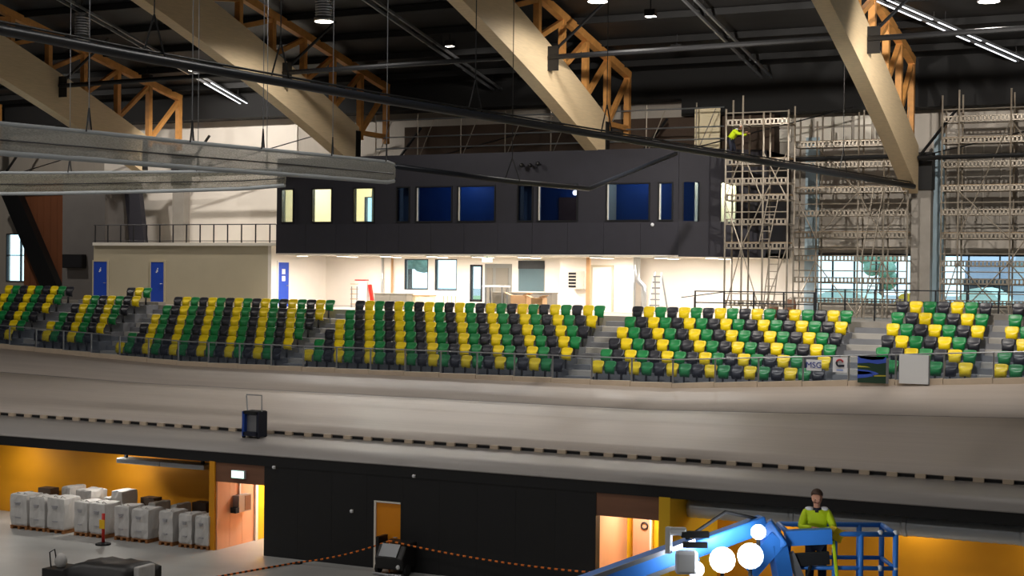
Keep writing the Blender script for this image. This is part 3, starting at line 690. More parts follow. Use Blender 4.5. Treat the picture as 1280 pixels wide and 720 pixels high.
# cladding panels: upper band cut at window centres, lower band proud
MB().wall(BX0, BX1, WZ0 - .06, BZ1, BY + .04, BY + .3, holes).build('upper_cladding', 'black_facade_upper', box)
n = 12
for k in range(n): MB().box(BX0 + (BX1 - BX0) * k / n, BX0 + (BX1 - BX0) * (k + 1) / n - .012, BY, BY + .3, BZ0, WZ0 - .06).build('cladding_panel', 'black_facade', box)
MB().box(BX0, BX0 + .25, BY + .3, BACK, BZ0, BZ1).build('side_wall', 'black_facade', box)
# right facet
FX1 = PY(957, 300, BY + 2.6).x; FY1 = BY + 2.6
fd = Vector((FX1 - BX1, FY1 - BY, 0)); fl = fd.length; fd.normalize(); fnv = Vector((fd.y, -fd.x, 0))
def facet(s0, s1, z0, z1, o0, o1, name, mname, smooth=False):
    m = MB(); P = Vector((BX1, BY, 0))
    q = [P + fd * s0 + fnv * o0, P + fd * s1 + fnv * o0, P + fd * s1 + fnv * o1, P + fd * s0 + fnv * o1]
    m.add([(p.x, p.y, z0) for p in q] + [(p.x, p.y, z1) for p in q], [(3, 2, 1, 0), (4, 5, 6, 7), (0, 1, 5, 4), (1, 2, 6, 5), (2, 3, 7, 6), (3, 0, 4, 7)])
    return m.build(name, mname, box)
def s_at(px):
    r = ray(px, 255); # intersect with facet plane
    den = r.x * fnv.x + r.y * fnv.y; t_ = ((BX1 - CAM.x) * fnv.x + (BY - CAM.y) * fnv.y) / den
    p = CAM + r * t_; return (Vector((p.x, p.y, 0)) - Vector((BX1, BY, 0))).dot(fd)
fw_ = [(s_at(853), s_at(875)), (s_at(900), s_at(922))]
cuts = [0, fw_[0][0], fw_[0][1], fw_[1][0], fw_[1][1], fl]
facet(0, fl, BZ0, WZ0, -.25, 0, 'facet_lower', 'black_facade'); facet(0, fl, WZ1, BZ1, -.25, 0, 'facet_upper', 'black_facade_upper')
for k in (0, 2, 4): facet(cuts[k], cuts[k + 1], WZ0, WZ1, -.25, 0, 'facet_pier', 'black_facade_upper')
for k in range(2):
    facet(fw_[k][0], fw_[k][1], WZ0, WZ1, -.12, -.1, 'window_pane', 'box_glass' if k == 0 else 'window_glass')
    facet(fw_[k][0], fw_[k][0] + .05, WZ0, WZ1, -.14, .02, 'window_frame', 'black_paint'); facet(fw_[k][1] - .05, fw_[k][1], WZ0, WZ1, -.14, .02, 'window_frame', 'black_paint')
MB().box(FX1 - .25, FX1, FY1, BACK, BZ0, BZ1).build('side_wall', 'black_facade', box)
# floor slab, roof slab
def slab(z0, z1, name, mname): 
    vs = [(BX0, BY + .05, z0), (BX1, BY + .05, z0), (FX1, FY1, z0), (FX1, BACK, z0), (BX0, BACK, z0)]
    return MB().add(vs + [(x, y, z1) for x, y, z in vs], [(4, 3, 2, 1, 0), (5, 6, 7, 8, 9)] + [(i, (i + 1) % 5, 5 + (i + 1) % 5, 5 + i) for i in range(5)]).build(name, mname, box)
slab(BZ0, BZ0 + .2, 'soffit', 'white_panel'); slab(BZ1 - .2, BZ1 - .01, 'roof_slab', 'black_paint'); slab(BZ1 - .6, BZ1 - .55, 'room_ceiling', 'white_panel')
MB().box(BX0, BX1, BY - .02, BY - .001, BZ0, BZ0 + .06).build('drip_edge', 'white_panel', box)
# windows of the box
for (x0, x1, k), hh in zip(wins, holes):
    a, b = hh[0], hh[1]; f = MB(); w_ = .06
    f.box(a, a + w_, BY + .0, BY + .24, WZ0, WZ1).box(b - w_, b, BY + .0, BY + .24, WZ0, WZ1).box(a + w_, b - w_, BY, BY + .24, WZ1 - w_, WZ1).box(a + w_, b - w_, BY, BY + .24, WZ0, WZ0 + w_)
    fr = f.build('window_frame', 'black_paint', box)
    if k in 'bd': MB().box(a + w_, a + w_ + .04, BY + .05, BY + .2, WZ0 + w_, WZ1 - w_).build('reveal', 'white_panel', fr)
    if k == 'g': MB().box(a + w_ + .05, b - w_ - .02, BY + .5, BY + .52, BZ0 + .2, WZ1).build('blind', 'room_grey', fr)
    MB().box(a + w_, b - w_, BY + .12, BY + .135, WZ0 + w_, WZ1 - w_).build('pane', 'window_glass' if k == 'c' else 'box_glass', fr)
# rooms inside: partitions and linings
px1 = PY(480, 255, BY + 1).x; px2 = PY(640, 255, BY + 1).x; px3 = PY(740, 255, BY + 1).x
hv = H_boxview
MB().wall(BX0 + .25, px1 + 3.2, BZ0 + .2, BZ1 - .6, BACK - .07, BACK - .002, [hv]).build('room_lining', 'room_cream', box)
MB().box(BX0 + .252, BX0 + .31, BY + .32, BACK - .08, BZ0 + .2, BZ1 - .6).build('room_lining', 'room_cream', box)
MB().bar((px1 - .2, BY + .3, 12.1), (px1 - 1.3, BACK - .1, 12.1), .1, 3.8).build('partition', 'room_cream', box)
MB().box(px1 + .3, FX1 - .3, BY + 3.6, BY + 3.7, BZ0 + .2, BZ1 - .6).build('room_lining', 'room_blue', box)
MB().box(px2, px2 + .1, BY + .3, BY + 3.6, BZ0 + .2, BZ1 - .6).build('partition', 'room_grey', box)
MB().box(px3, px3 + .1, BY + .3, BY + 3.6, BZ0 + .2, BZ1 - .6).build('partition', 'room_cream', box)
MB().box(px2 + 1.2, px2 + 2.3, BY + 3.5, BY + 3.6, BZ0 + .2, 12.8).build('room_door', 'wood_brown', box)
MB().box(FX1 - 3.4, FX1 - 2.6, BY + 3.5, BY + 3.6, BZ0 + .2, 12.9).build('room_door', 'room_cream', box)
facet(fw_[1][0] - .6, fl - .3, BZ0 + .2, BZ1 - .6, -1.5, -1.42, 'room_lining', 'room_cream')
MB().box(px1 + .3, px1 + .4, BY + .3, BY + 3.6, BZ0 + .2, BZ1 - .6).build('partition', 'room_grey', box)
def room_lamp(c, e, colr, label):
    t = thing('room_lamp', label, 'lamp', c); MB().lathe((c[0], c[1], c[2]), [(.16, .04), (.2, 0), (.17, -.03)], 12).build('housing', 'white_panel', t)
    MB().lathe((c[0], c[1], c[2] - .04), [(.13, .0), (.13, .012)], 12).build('diffuser', 'lamp_glow', t)
    light('lamp_light', 'POINT', (c[0], c[1], c[2] - .25), e, colr, .15, parent=t)
zc_ = BZ1 - .66
room_lamp((BX0 + 2.5, 64.5, zc_), 420, (1, .93, .8), 'ceiling lamp in the cream room at the gallery end of the box')
room_lamp((BX0 + 6.0, 65.3, zc_), 300, (1, .93, .82), 'ceiling lamp in the cream room by the narrow back window')
room_lamp(((px1 + px2) / 2, BY + 2.4, zc_), 45, (.75, .88, 1), 'ceiling lamp in the wide blue room of the box')
room_lamp(((px2 + px3) / 2 + .5, BY + 2.6, zc_), 20, (.75, .88, 1), 'ceiling lamp in the dark room with the brown door')
room_lamp((px3 + 1.6, BY + 2.4, zc_), 40, (.8, .9, 1), 'ceiling lamp in the blue room at the scaffold end of the box')
lp_ = Vector((BX1, BY, 0)) + fd * fw_[1][1] - fnv * .75
room_lamp((lp_.x, lp_.y, zc_), 520, (1, .92, .74), 'ceiling lamp behind the bright window facing the scaffold')
p = PY(719, 241, BY + .9); t = thing('reflection_ball', 'small glowing ball for a reflection in the dark box window', 'lamp', (p.x, BY + .9, p.z)); MB().ball((p.x, BY + .9, p.z), .11, .11, .11, 12).build('globe', 'lamp_glow', t, True); MB().tube([(p.x, BY + .9, p.z + .1), (p.x, BY + .9, BZ1 - .6)], .012, 5).build('cord', 'black_paint', t)  # glowing ball added in place of a lamp reflection in the glass
# little fittings on the facade
p = PY(816, 281, BY); t = thing('facade_lamp', 'tiny white dome sensor on the black box below a window', 'sensor', (p.x, BY, p.z)); MB().ball((p.x, BY - .05, p.z), .08, .06, .08, 10).build('dome', 'sign_white', t, True)
p = PY(655, 207, BY); t = thing('facade_camera', 'cluster of small black cameras high on the box', 'camera', (p.x, BY, p.z))
for k, (dx, dz) in enumerate([(0, 0), (.42, -.02), (.8, .05)]):
    MB().box(p.x + dx - .03, p.x + dx + .03, BY - .2, BY + .05, p.z + dz - .04, p.z + dz + .02).build('arm', 'black_paint', t); MB().ball((p.x + dx, BY - .24, p.z + dz), .1, .14, .1, 10).build('camera_head', 'black_paint', t, True)

# roof deck of the box: dark wall behind, pale rails, small scaffold
tag(MB().box(BX0 + 4, FX1 - .5, 66.6, BACK - .002, BZ1, 16.55).build('wall_attic', 'attic_brown'), 'dark brown wall above the roof of the black box', 'wall', kind='structure')
rt = thing('roof_railing', 'pale scaffold tube railing on the roof of the black box', 'railing', ((BX0 + BX1) / 2, 65, BZ1))
xa, xb = PY(470, 160, 65).x, PY(905, 160, 65).x
for z in (15.35, 15.9, 16.75): MB().tube([(xa, 65, z), (xb, 65, z)], .035, 6).build('rail', 'steel_bright', rt)
x = xa
while x < xb: MB().tube([(x, 65, BZ1 - .01), (x, 65, 17.0)], .03, 6).build('post', 'scaffold_steel', rt); MB().tube([(x, 65, BZ1), (x + .9, 65, 16.7)], .022, 6).build('brace', 'scaffold_steel', rt); x += 2.4
for k, (x0, x1, y0, y1) in enumerate([(540, 640, 118, 130), (600, 690, 145, 149), (640, 655, 118, 128)]):
    a = PY(x0, y1, 66.4); b = PY(x1, y0, 66.4); 
    tag(MB().box(a.x, b.x, 66.4, 66.55, a.z, b.z).build('white_strip', 'white_panel'), ['long white strip high on the attic wall', 'thin white strip on the attic wall', 'short white strip on the attic wall'][k], 'board')  # plain white strips set along the attic wall
a = PY(868, 180, 66); b = PY(900, 135, 66)
tag(MB().box(a.x, b.x, 66, 66.1, BZ1 - .01, b.z).build('plaster_board', 'room_cream'), 'cream lit wall board behind the worker on the scaffold', 'board')

# ------------------------------------------------------------------ concourse: lamps and furnishings
k = 0
for x in (378, 428, 482, 540, 597, 655, 745, 826, 890):
    for Yl in (62.2, 65.0):
        p = PY(x, 320, Yl); X = p.x + (.6 if Yl > 64 else 0)
        if X < BX0 + .5: continue
        t = thing('downlight', 'round glowing downlight in the %s row under the black box' % ('front' if Yl < 64 else 'rear'), 'lamp', (X, Yl, BZ0 - .06), 'downlights under the box')
        MB().lathe((X, Yl, BZ0 - .06), [(.3, .06), (.34, .02), (.3, 0)], 16).build('rim', 'white_panel', t); MB().lathe((X, Yl, BZ0 - .075), [(.26, 0), (.26, .014)], 16).build('diffuser', 'lamp_glow_soft', t)
        light('lamp_light', 'AREA', (X, Yl, BZ0 - .09), 120, (1, .93, .85), .5, parent=t)
CB = BACK - .06
def cpx(x0, y0, x1, y1, Y): a = PY(x0, y1, Y); b = PY(x1, y0, Y); return a.x, b.x, a.z, b.z
# dark serving window
x0, x1, z0, z1 = cpx(648, 326, 681, 364, CB)
t = thing('window_7', 'dark serving window in the white concourse wall', 'window', ((x0 + x1) / 2, CB, z0), kind='structure')
MB().box(x0, x1, CB - .02, CB, z0, z1).build('recess', 'room_grey', t); MB().box(x0, x1, CB - .06, CB, z1 - .4, z1).build('shutter', 'black_paint', t); MB().box(x0, x1, CB - .1, CB, z0 - .06, z0).build('window_sill', 'white_panel', t); MB().box(x0 + .03, x1 - .03, CB - .05, CB - .04, z0, z1 - .4).build('pane', 'window_glass', t)
# grey inner lobby beside glazed door
x0, x1, z0, z1 = cpx(606, 330, 640, 378, CB)
t = thing('door_9', 'grey framed inner double door beside the glazed entrance', 'door', ((x0 + x1) / 2, CB, 7.45), kind='structure')
MB().box(x0, x1, CB - .03, CB, 7.45, z1).build('surround', 'room_grey', t)
for a, b in ((.08, .3), (.42, .88)): MB().box(x0 + (x1 - x0) * a, x0 + (x1 - x0) * b, CB - .06, CB - .03, 7.5, z1 - .2).build('door_leaf', 'counter_grey', t)
p = PY(609, 325, 64); t = thing('exit_sign', 'pale green exit sign hanging under the concourse ceiling', 'sign', (p.x, 64, p.z)); MB().cbox((p.x, 64, p.z), .5, .05, .2).build('sign_face', 'exit_glow', t); MB().cbox((p.x, 64, (p.z + BZ0) / 2 + .05), .03, .03, BZ0 - p.z - .1).build('hanger', 'steel_grey', t)
# white door
x0, x1, z0, z1 = cpx(740, 334, 764, 391, 66.4)
tag(MB().wall(PY(700, 350, 66.5).x, PY(792, 350, 66.5).x, 7.45, BZ0 + .03, 66.5, 66.7).build('wall_lobby', 'white_wall'), 'white lobby wall holding the white door', 'wall', kind='structure')
t = thing('door_10', 'plain white door in the concourse behind the aisle', 'door', ((x0 + x1) / 2, 66.45, 7.45), kind='structure'); MB().box(x0, x1, 66.42, 66.5, 7.45, z1).build('door_leaf', 'door_white', t); MB().box(x0 - .1, x0, 66.4, 66.5, 7.45, z1 + .1).box(x1, x1 + .1, 66.4, 66.5, 7.45, z1 + .1).box(x0, x1, 66.4, 66.5, z1, z1 + .1).build('door_frame', 'cream_wall', t)
# timber post
x0, x1, z0, z1 = cpx(732, 326, 737, 392, 65.6); tag(MB().box(x0, x1, 65.6, 65.75, 7.45, BZ0 + .02).build('timber_post', 'brown_box'), 'slim bare timber post beside the white door', 'post')
# ventilation unit
x0, x1, z0, z1 = cpx(711, 339, 731, 361, 66); t = thing('ventilation_unit', 'white wall unit with dark grille next to the timber post', 'ventilator', ((x0 + x1) / 2, 66.4, z0)); MB().box(x0, x1, 65.9, 66.5, z0, z1).build('casing', 'white_panel', t)
for q in range(5): MB().box(x0 + .03, x0 + (x1 - x0) * .5, 65.88, 65.9, z0 + (z1 - z0) * (.08 + .18 * q), z0 + (z1 - z0) * (.2 + .18 * q)).build('louvre', 'steel_dark', t)
# bent silver pipe
pts = [PY(797, 324, 64.8), PY(797, 350, 64.8), PY(805, 358, 64.8), PY(804, 390, 64.8)]
pts = [V(pts[0].x, 64.8, BZ0 + .05), V(pts[0].x, 64.8, pts[1].z), V(pts[2].x, 64.8, pts[2].z), V(pts[2].x, 64.8, 7.45)]
t = thing('ventilation_pipe', 'bent shiny silver pipe from ceiling to floor by the ladder', 'pipe', (pts[3].x, 64.8, 7.45)); MB().tube(pts, .13, 12).build('pipe', 'steel_bright', t, True); x_ = PY(793, 350, 64.8).x; MB().tube([(x_, 64.8, 7.45), (x_, 64.8, BZ0 + .05)], .06, 8).build('riser', 'steel_bright', t, True)
# ladder
x0, x1, z0, z1 = cpx(813, 340, 829, 386, 64.5); t = thing('step_ladder', 'white aluminium step ladder standing by the silver pipe', 'ladder', ((x0 + x1) / 2, 64.5, 7.45)); xm = (x0 + x1) / 2
for s in (-1, 1):
    MB().bar((xm + s * (x1 - x0) * .48, 64.2, 7.45), (xm + s * (x1 - x0) * .26, 64.6, z1), .09, .05).build('rail', 'lift_white', t); MB().bar((xm + s * (x1 - x0) * .5, 65.2, 7.45), (xm + s * (x1 - x0) * .26, 64.66, z1), .05, .05).build('rear_leg', 'steel_grey', t)
for q in range(7):
    u = (q + .6) / 7.4; z = 7.45 + (z1 - 7.45) * u; hw = (x1 - x0) * (.46 - .2 * u); MB().box(xm - hw, xm + hw, 64.2 + .4 * u - .08, 64.2 + .4 * u + .06, z - .03, z + .03).build('tread', 'steel_grey', t)
# fire cabinet
x0, x1, z0, z1 = cpx(446, 351, 461, 378, CB); t = thing('fire_cabinet', 'white fire hose cabinet with red edges in the concourse', 'cabinet', ((x0 + x1) / 2, CB, z0)); MB().box(x0, x1, CB - .2, CB, z0, z1).build('body', 'door_white', t); MB().box(x0, x1, CB - .22, CB - .02, z1, z1 + .06).build('top_edge', 'red', t); MB().bar((x1 + .12, CB - .1, z1 - .2), (x1 + .3, CB - .1, z0), .15, .15).build('open_door_edge', 'red', t)
x0, x1, z0, z1 = cpx(439, 358, 446, 384, 64.8); t = thing('rack', 'narrow open rack beside the fire cabinet', 'rack', ((x0 + x1) / 2, 64.8, 7.45))
for xx in (x0, x1): MB().box(xx - .02, xx + .02, 64.8, 64.85, 7.45, z1).build('upright', 'steel_grey', t)
for q in range(5): MB().box(x0, x1, 64.7, 64.95, 7.6 + q * .25, 7.63 + q * .25).build('shelf', 'brown_box', t)
# pipes on wall
for x, lb in ((478, 'thin white riser pipe left of the tall windows'), (490, 'thin copper coloured riser pipe left of the tall windows')):
    p = PY(x, 350, CB - .1); tag(MB().tube([(p.x, CB - .1, 7.45), (p.x, CB - .1, BZ0 + .04)], .06, 8).build('riser_pipe', 'brown_box' if x == 490 else 'steel_bright', None, True), lb, 'pipe')
# counters and cartons
def cabinet(x0, y0, x1, y1, Y, mname, label, nm='counter', top='white_panel'):
    a, b, z0, z1 = cpx(x0, y0, x1, y1, Y); t = thing(nm, label, nm, ((a + b) / 2, Y, 7.45)); MB().box(a, b, Y, Y + .6, 7.45, z1 - .05).build('body', mname, t); MB().box(a - .03, b + .03, Y - .03, Y + .63, z1 - .05, z1).build('top', top, t)
    n = max(2, int((b - a) / .6))
    for q in range(n): MB().box(a + (b - a) * q / n + .01, a + (b - a) * (q + 1) / n - .01, Y - .02, Y, 7.5, z1 - .08).build('front_panel', mname, t)
cabinet(468, 367, 508, 385, 63.2, 'counter_grey', 'grey counter below the tall window', top='counter_grey'); cabinet(511, 369, 537, 385, 63.9, 'room_cream', 'cream counter next to the grey counter', top='brown_box'); cabinet(615, 366, 690, 384, 63.4, 'counter_grey', 'long grey counter under the serving window', top='counter_grey')
def carton(x0, y0, x1, y1, Y, label, zb=7.45):
    a, b, z0, z1 = cpx(x0, y0, x1, y1, Y); t = thing('carton', label, 'box', ((a + b) / 2, Y, zb)); MB().box(a, b, Y, Y + .5, zb, z1 - .02).build('body', 'brown_box', t); MB().bar((a + .05, Y, z1 - .01), (a - .2, Y - .05, z1 + .1), .45, .015).build('flap', 'brown_box', t); MB().bar((b - .05, Y, z1 - .01), (b + .2, Y - .05, z1 + .1), .45, .015).build('flap', 'brown_box', t)
carton(638, 369, 658, 384, 62.4, 'open cardboard carton before the long grey counter'); carton(664, 372, 678, 385, 61.4, 'low cardboard carton beside the open carton')
x0, x1, z0, z1 = cpx(604, 357, 632, 361, 62.6); t = thing('trestle', 'white trestle table before the glazed entrance', 'table', ((x0 + x1) / 2, 62.6, 7.45)); MB().box(x0, x1, 62.5, 63.1, z1 - .08, z1).build('tabletop', 'door_white', t)
for xx in (x0 + .15, x1 - .15):
    for yy in (62.55, 63.05): MB().box(xx - .03, xx + .03, yy - .03, yy + .03, 7.45, z1 - .08).build('leg', 'steel_grey', t)
for k, x in enumerate((554, 559, 564, 569)):
    p = PY(x, 380, 62.6); tag(MB().tube([(p.x, 62.6, 7.45), (p.x + .02, 62.6, 8.15)], .018, 6).build('stanchion', 'brown_box'), 'thin upright timber stake before the tall windows', 'stake', 'stakes before the windows')
# concourse railing right
def railing(x0, x1, Y, z0, z1, label, npost, rails):
    a = PY(x0, 370, Y).x; b = PY(x1, 370, Y).x; t = thing('concourse_railing', label, 'railing', ((a + b) / 2, Y, z0))
    for q in range(npost): x = a + (b - a) * q / (npost - 1); MB().box(x - .03, x + .03, Y - .03, Y + .03, z0, z1).build('post', 'steel_dark', t)
    for z in rails: MB().tube([(a, Y, z), (b, Y, z)], .028, 6).build('rail', 'steel_dark', t)
railing(869, 1018, 60.9, 7.45, 8.6, 'dark steel railing on the concourse below the scaffold tower', 5, (8.58, 8.1)); railing(1020, 1330, 62.3, 7.45, 8.75, 'dark steel railing before the big windows', 9, (8.72, 8.25))
p = PY(868, 372, 62.4); q_ = PY(905, 365, 62.4); t = thing('ramp_handrail', 'sloping dark handrail of the ramp beside the ladder', 'railing', (p.x, 62.4, 7.45)); MB().tube([(p.x - .6, 62.4, p.z), (q_.x, 62.4, q_.z)], .025, 6).build('rail', 'steel_dark', t); MB().tube([(p.x, 62.4, 7.45), (p.x, 62.4, p.z + .02)], .025, 6).build('post', 'steel_dark', t)
for x, hh, lb in ((966, .62, 'brown bucket on the concourse under the scaffold ladder'), (988, .8, 'tall brown sack on the concourse under the scaffold')):
    p = PY(x, 380, 63.4); t = thing('bucket', lb, 'bucket', (p.x, 63.4, 7.45)); MB().lathe((p.x, 63.4, 7.45), [(.2, 0), (.26, hh * .7), (.2, hh), (.17, hh)], 12).build('body', 'wood_brown', t, True); MB().tube([(p.x - .22, 63.4, 7.45 + hh * .9), (p.x, 63.4, 7.45 + hh * 1.1), (p.x + .22, 63.4, 7.45 + hh * .9)], .012, 5).build('handle', 'steel_dark', t)

# ------------------------------------------------------------------ right back wall details
for x0, x1, lb in ((1006, 1023, 'pale blue wall strip left of the big window'), (1166, 1180, 'pale blue wall strip right of the concrete column')):
    a = PY(x0, 300, BACK - .1).x; b = PY(x1, 300, BACK - .1).x
    nm = 'trim_8' if x0 < 1100 else 'trim_9'
    tag(MB().box(a, b, BACK - .12, BACK - .002, 7.45, 15.5).build(nm, 'blue_strip'), lb, 'trim', kind='structure')
a = PY(1140, 300, 66.3).x; b = PY(1164, 300, 66.3).x
t = thing('column', 'tall grey concrete column carrying the timber arch at the big windows', 'column', ((a + b) / 2, 66.3, 7.45), kind='structure'); MB().box(a, b, 66.1, 66.6, 7.45, 13.0).build('shaft', 'concrete', t); MB().box(a - .03, b + .05, 66.0, 66.7, 13.0, 14.6).build('bearing_shoe', 'black_paint', t)
# bright strip of wall panels high up
for k in range(7):
    x = 968 + k * 25; a = PY(x, 170, BACK - .1).x; b = PY(x + 21, 170, BACK - .1).x; z0 = 15.35; 
    tag(MB().box(a, b, BACK - .1, BACK - .002, z0, z0 + .55).box(a, b, BACK - .1, BACK - .002, z0 + .65, z0 + 1.05).build('wall_panel', 'white_panel'), 'white panel high on the wall behind the scaffold top', 'panel', 'white panels high behind the scaffold')
for k in range(6):
    x = PY(1186 + k * 22, 220, BACK - .1).x; 
    tag(MB().box(x, x + .66, BACK - .06, BACK - .002, 10.9, 15.2).build('wall_panel', 'concrete'), 'tall grey panel on the wall above the last window', 'panel', 'tall grey panels above the window')

# ------------------------------------------------------------------ scaffolds
def lattice(m, p0, p1, h, n):
    p0 = Vector(p0); p1 = Vector(p1); up = Vector((0, 0, h)); m.bar(p0, p1, .05, .05); m.bar(p0 + up, p1 + up, .05, .05)
    for k in range(n):
        q = p0.lerp(p1, (k + .5) / n); m.bar(q, q + up, .05, .07)
def scaffold(label, xs, ya, yb, z0, levels, top, brace_bays, decks, ladder=None):
    t = thing('scaffold', label, 'scaffold', ((xs[0] + xs[-1]) / 2, (ya + yb) / 2, z0))
    for x in xs:
        for y in (ya, yb):
            MB().tube([(x, y, z0), (x, y, top + random.uniform(0, .9))], .04, 6).build('standard', 'scaffold_steel', t); MB().cbox((x, y, z0 + .01), .16, .16, .02).build('base_plate', 'steel_grey', t)
    for i, z in enumerate(levels):
        for a, b in zip(xs[:-1], xs[1:]):
            m = MB(); lattice(m, (a, ya, z), (b, ya, z), .2, max(4, int((b - a) / .16))); m.build('lattice_ledger', 'scaffold_steel', t)
            MB().tube([(a, yb, z), (b, yb, z)], .03, 5).build('ledger', 'scaffold_steel', t)
            if i in decks:
                for q in range(3): MB().box(a + .03, b - .03, ya + .06 + q * (yb - ya - .1) / 3, ya + .02 + (q + 1) * (yb - ya - .1) / 3, z + .2, z + .26).build('deck_plank', 'scaffold_deck', t)
            else:
                MB().tube([(a, ya, z + .5), (b, ya, z + .5)], .025, 5).build('guard_rail', 'scaffold_steel', t)
        for x in xs: MB().tube([(x, ya, z), (x, yb, z)], .03, 5).build('transom', 'scaffold_steel', t)
    for k, (i, l0, l1) in enumerate(brace_bays):
        a, b = xs[i], xs[i + 1]; MB().tube([(a, ya - .05, l0), (b, ya - .05, l1)], .026, 5).build('diagonal_brace', 'scaffold_steel', t)
    for (lx0, lz0, lx1, lz1) in (ladder or []):
        y = ya - .1
        for dx in (0, .42): MB().tube([(lx0 + dx, y, lz0), (lx1 + dx, y, lz1)], .025, 5).build('ladder_rail', 'scaffold_steel', t)
        n = int((lz1 - lz0) / .3)
        for q in range(n): u = (q + .5) / n; x = lx0 + (lx1 - lx0) * u; z = lz0 + (lz1 - lz0) * u; MB().tube([(x, y, z), (x + .42, y, z)], .018, 5).build('ladder_rung', 'scaffold_steel', t)
    return t
TY = 61.2
tx = [PY(x, 300, TY).x for x in (906, 927, 953, 984)]
scaffold('tall scaffold tower beside the black box', tx, TY, TY + .95, 7.45, [8.0, 10.4, 11.4, 12.4, 13.1, 13.9, 15.55], 15.9,
         [(0, 7.6, 10.4), (1, 10.4, 7.6), (2, 7.6, 10.4), (0, 12.4, 10.4), (1, 10.4, 12.4), (2, 12.4, 14.4), (1, 14.4, 12.4), (0, 12.4, 14.4), (2, 14.4, 12.4)], {1, 3, 5}, [(PY(953, 370, TY).x, 7.45, PY(964, 330, TY).x, 10.5), (PY(950, 270, TY).x, 10.6, PY(962, 250, TY).x, 12.6)])
SY = 65.3
sx = [PY(x, 300, SY).x for x in (992, 1020, 1072, 1104, 1134)]
scaffold('wide scaffold before the window left of the concrete column', sx, SY, SY + .9, 7.45, [8.1, 9.0, 9.95, 10.95, 11.9, 12.9, 14.0, 14.9], 16.0,
         [(0, 7.6, 9.9), (1, 9.9, 7.6), (2, 7.6, 9.9), (3, 9.9, 7.6), (0, 12.9, 10.9), (1, 10.9, 12.9), (2, 12.9, 10.9), (3, 10.9, 12.9), (1, 14.9, 12.9)], {3, 5, 7}, [(PY(1080, 370, SY).x, 7.45, PY(1090, 320, SY).x, 9.95), (PY(1078, 300, SY).x, 10, PY(1092, 240, SY).x, 12.9)])
sx = [PY(x, 300, SY).x for x in (1176, 1197, 1262, 1325)]
scaffold('wide scaffold before the window beyond the concrete column', sx, SY, SY + .9, 7.45, [8.1, 9.0, 9.75, 10.9, 11.9, 12.9, 13.9, 14.9, 15.8], 16.3,
         [(0, 7.6, 9.9), (1, 9.9, 7.6), (1, 7.6, 9.9), (2, 9.9, 12.9), (1, 12.9, 10.9), (2, 9.9, 7.6), (1, 10.9, 15.8), (2, 15.8, 12.9)], {3, 5, 7})

# ------------------------------------------------------------------ roof beams with trusses
BXS = [-65.2, -52.25, -39.3, -26.35, -13.4, -.45]
def zb(Y): return 19.6 - .29 * (Y - 47) - .0040 * (Y - 47) ** 2
def zt_(Y): return zb(Y) + 2.0
BLAB = ['timber arch beam half hidden behind the rolled net by the timber wall', 'timber arch beam with truss over the blue doors', 'timber arch beam with truss landing at the gallery end of the box',
        'timber arch beam with truss landing on the middle of the black box', 'timber arch beam with truss landing on the concrete column', 'timber arch beam beyond the last window']
for i, X in enumerate(BXS):
    end = 65.6 if i == 4 else 62.4
    t = thing('arch_beam', BLAB[i], 'beam', (X, end, zb(end)), 'timber arch beams', kind=None)
    ys = [5 + (end - 5) * k / 40 for k in range(41)]
    poly = [(y, zb(y)) for y in ys] + [(y, zt_(y)) for y in reversed(ys[:-2])]
    m = MB(); n = len(ys)
    vs = []
    for y in ys:
        top = zt_(y)
        vs += [(X - .3, y, zb(y)), (X + .3, y, zb(y)), (X + .3, y, top), (X - .3, y, top)]
    fs = [(0, 3, 2, 1), (4 * n - 4, 4 * n - 3, 4 * n - 2, 4 * n - 1)]
    for k in range(n - 1):
        for q in range(4): a = 4 * k + q; b = 4 * k + (q + 1) % 4; fs.append((a, b, b + 4, a + 4))
    m.add(vs, fs).build('glulam', 'glulam', t)
    ce = 65.5
    MB().bar((X, 40, zroof(40) - .42), (X, ce, zroof(ce) - .42), .3, .34).build('top_chord', 'truss_timber', t)
    ps = [65.4 - 2.45 * k for k in range(10)]; ce = 65.5
    def bot(y): return zt_(y) - .06 if y < end - .1 else zt_(end) - .25
    for k, y in enumerate(ps):
        if zroof(y) - .5 - bot(y) < .3: break
        MB().bar((X, y, bot(y) - (0 if y < end else .3)), (X, y, zroof(y) - .5), .26, .26).build('truss_post', 'truss_timber', t)
        if k < len(ps) - 1: MB().bar((X, y - .1, zroof(y) - .65), (X, y - 2.35, bot(y - 2.35) + .1), .2, .2).build('truss_diagonal', 'truss_timber', t)
    MB().bar((X, end - .15, zt_(end) - .2), (X, 65.4, zt_(end) - .2), .22, .22).build('truss_tie', 'truss_timber', t)
    if i != 4: MB().box(X + .1, X + .34, end - .3, end + .1, BZ1 - .3, 16.0).build('bearing_plate', 'black_paint', t)
    # bracket plate for the strut
    by = 56.0; bzv = zb(by) + 1.35
    MB().bar((X + .32, by, bzv - .55), (X + .32, by, bzv + .45), .9, .06, upv=(0, 1, 0)).build('strut_bracket', 'black_paint', t)
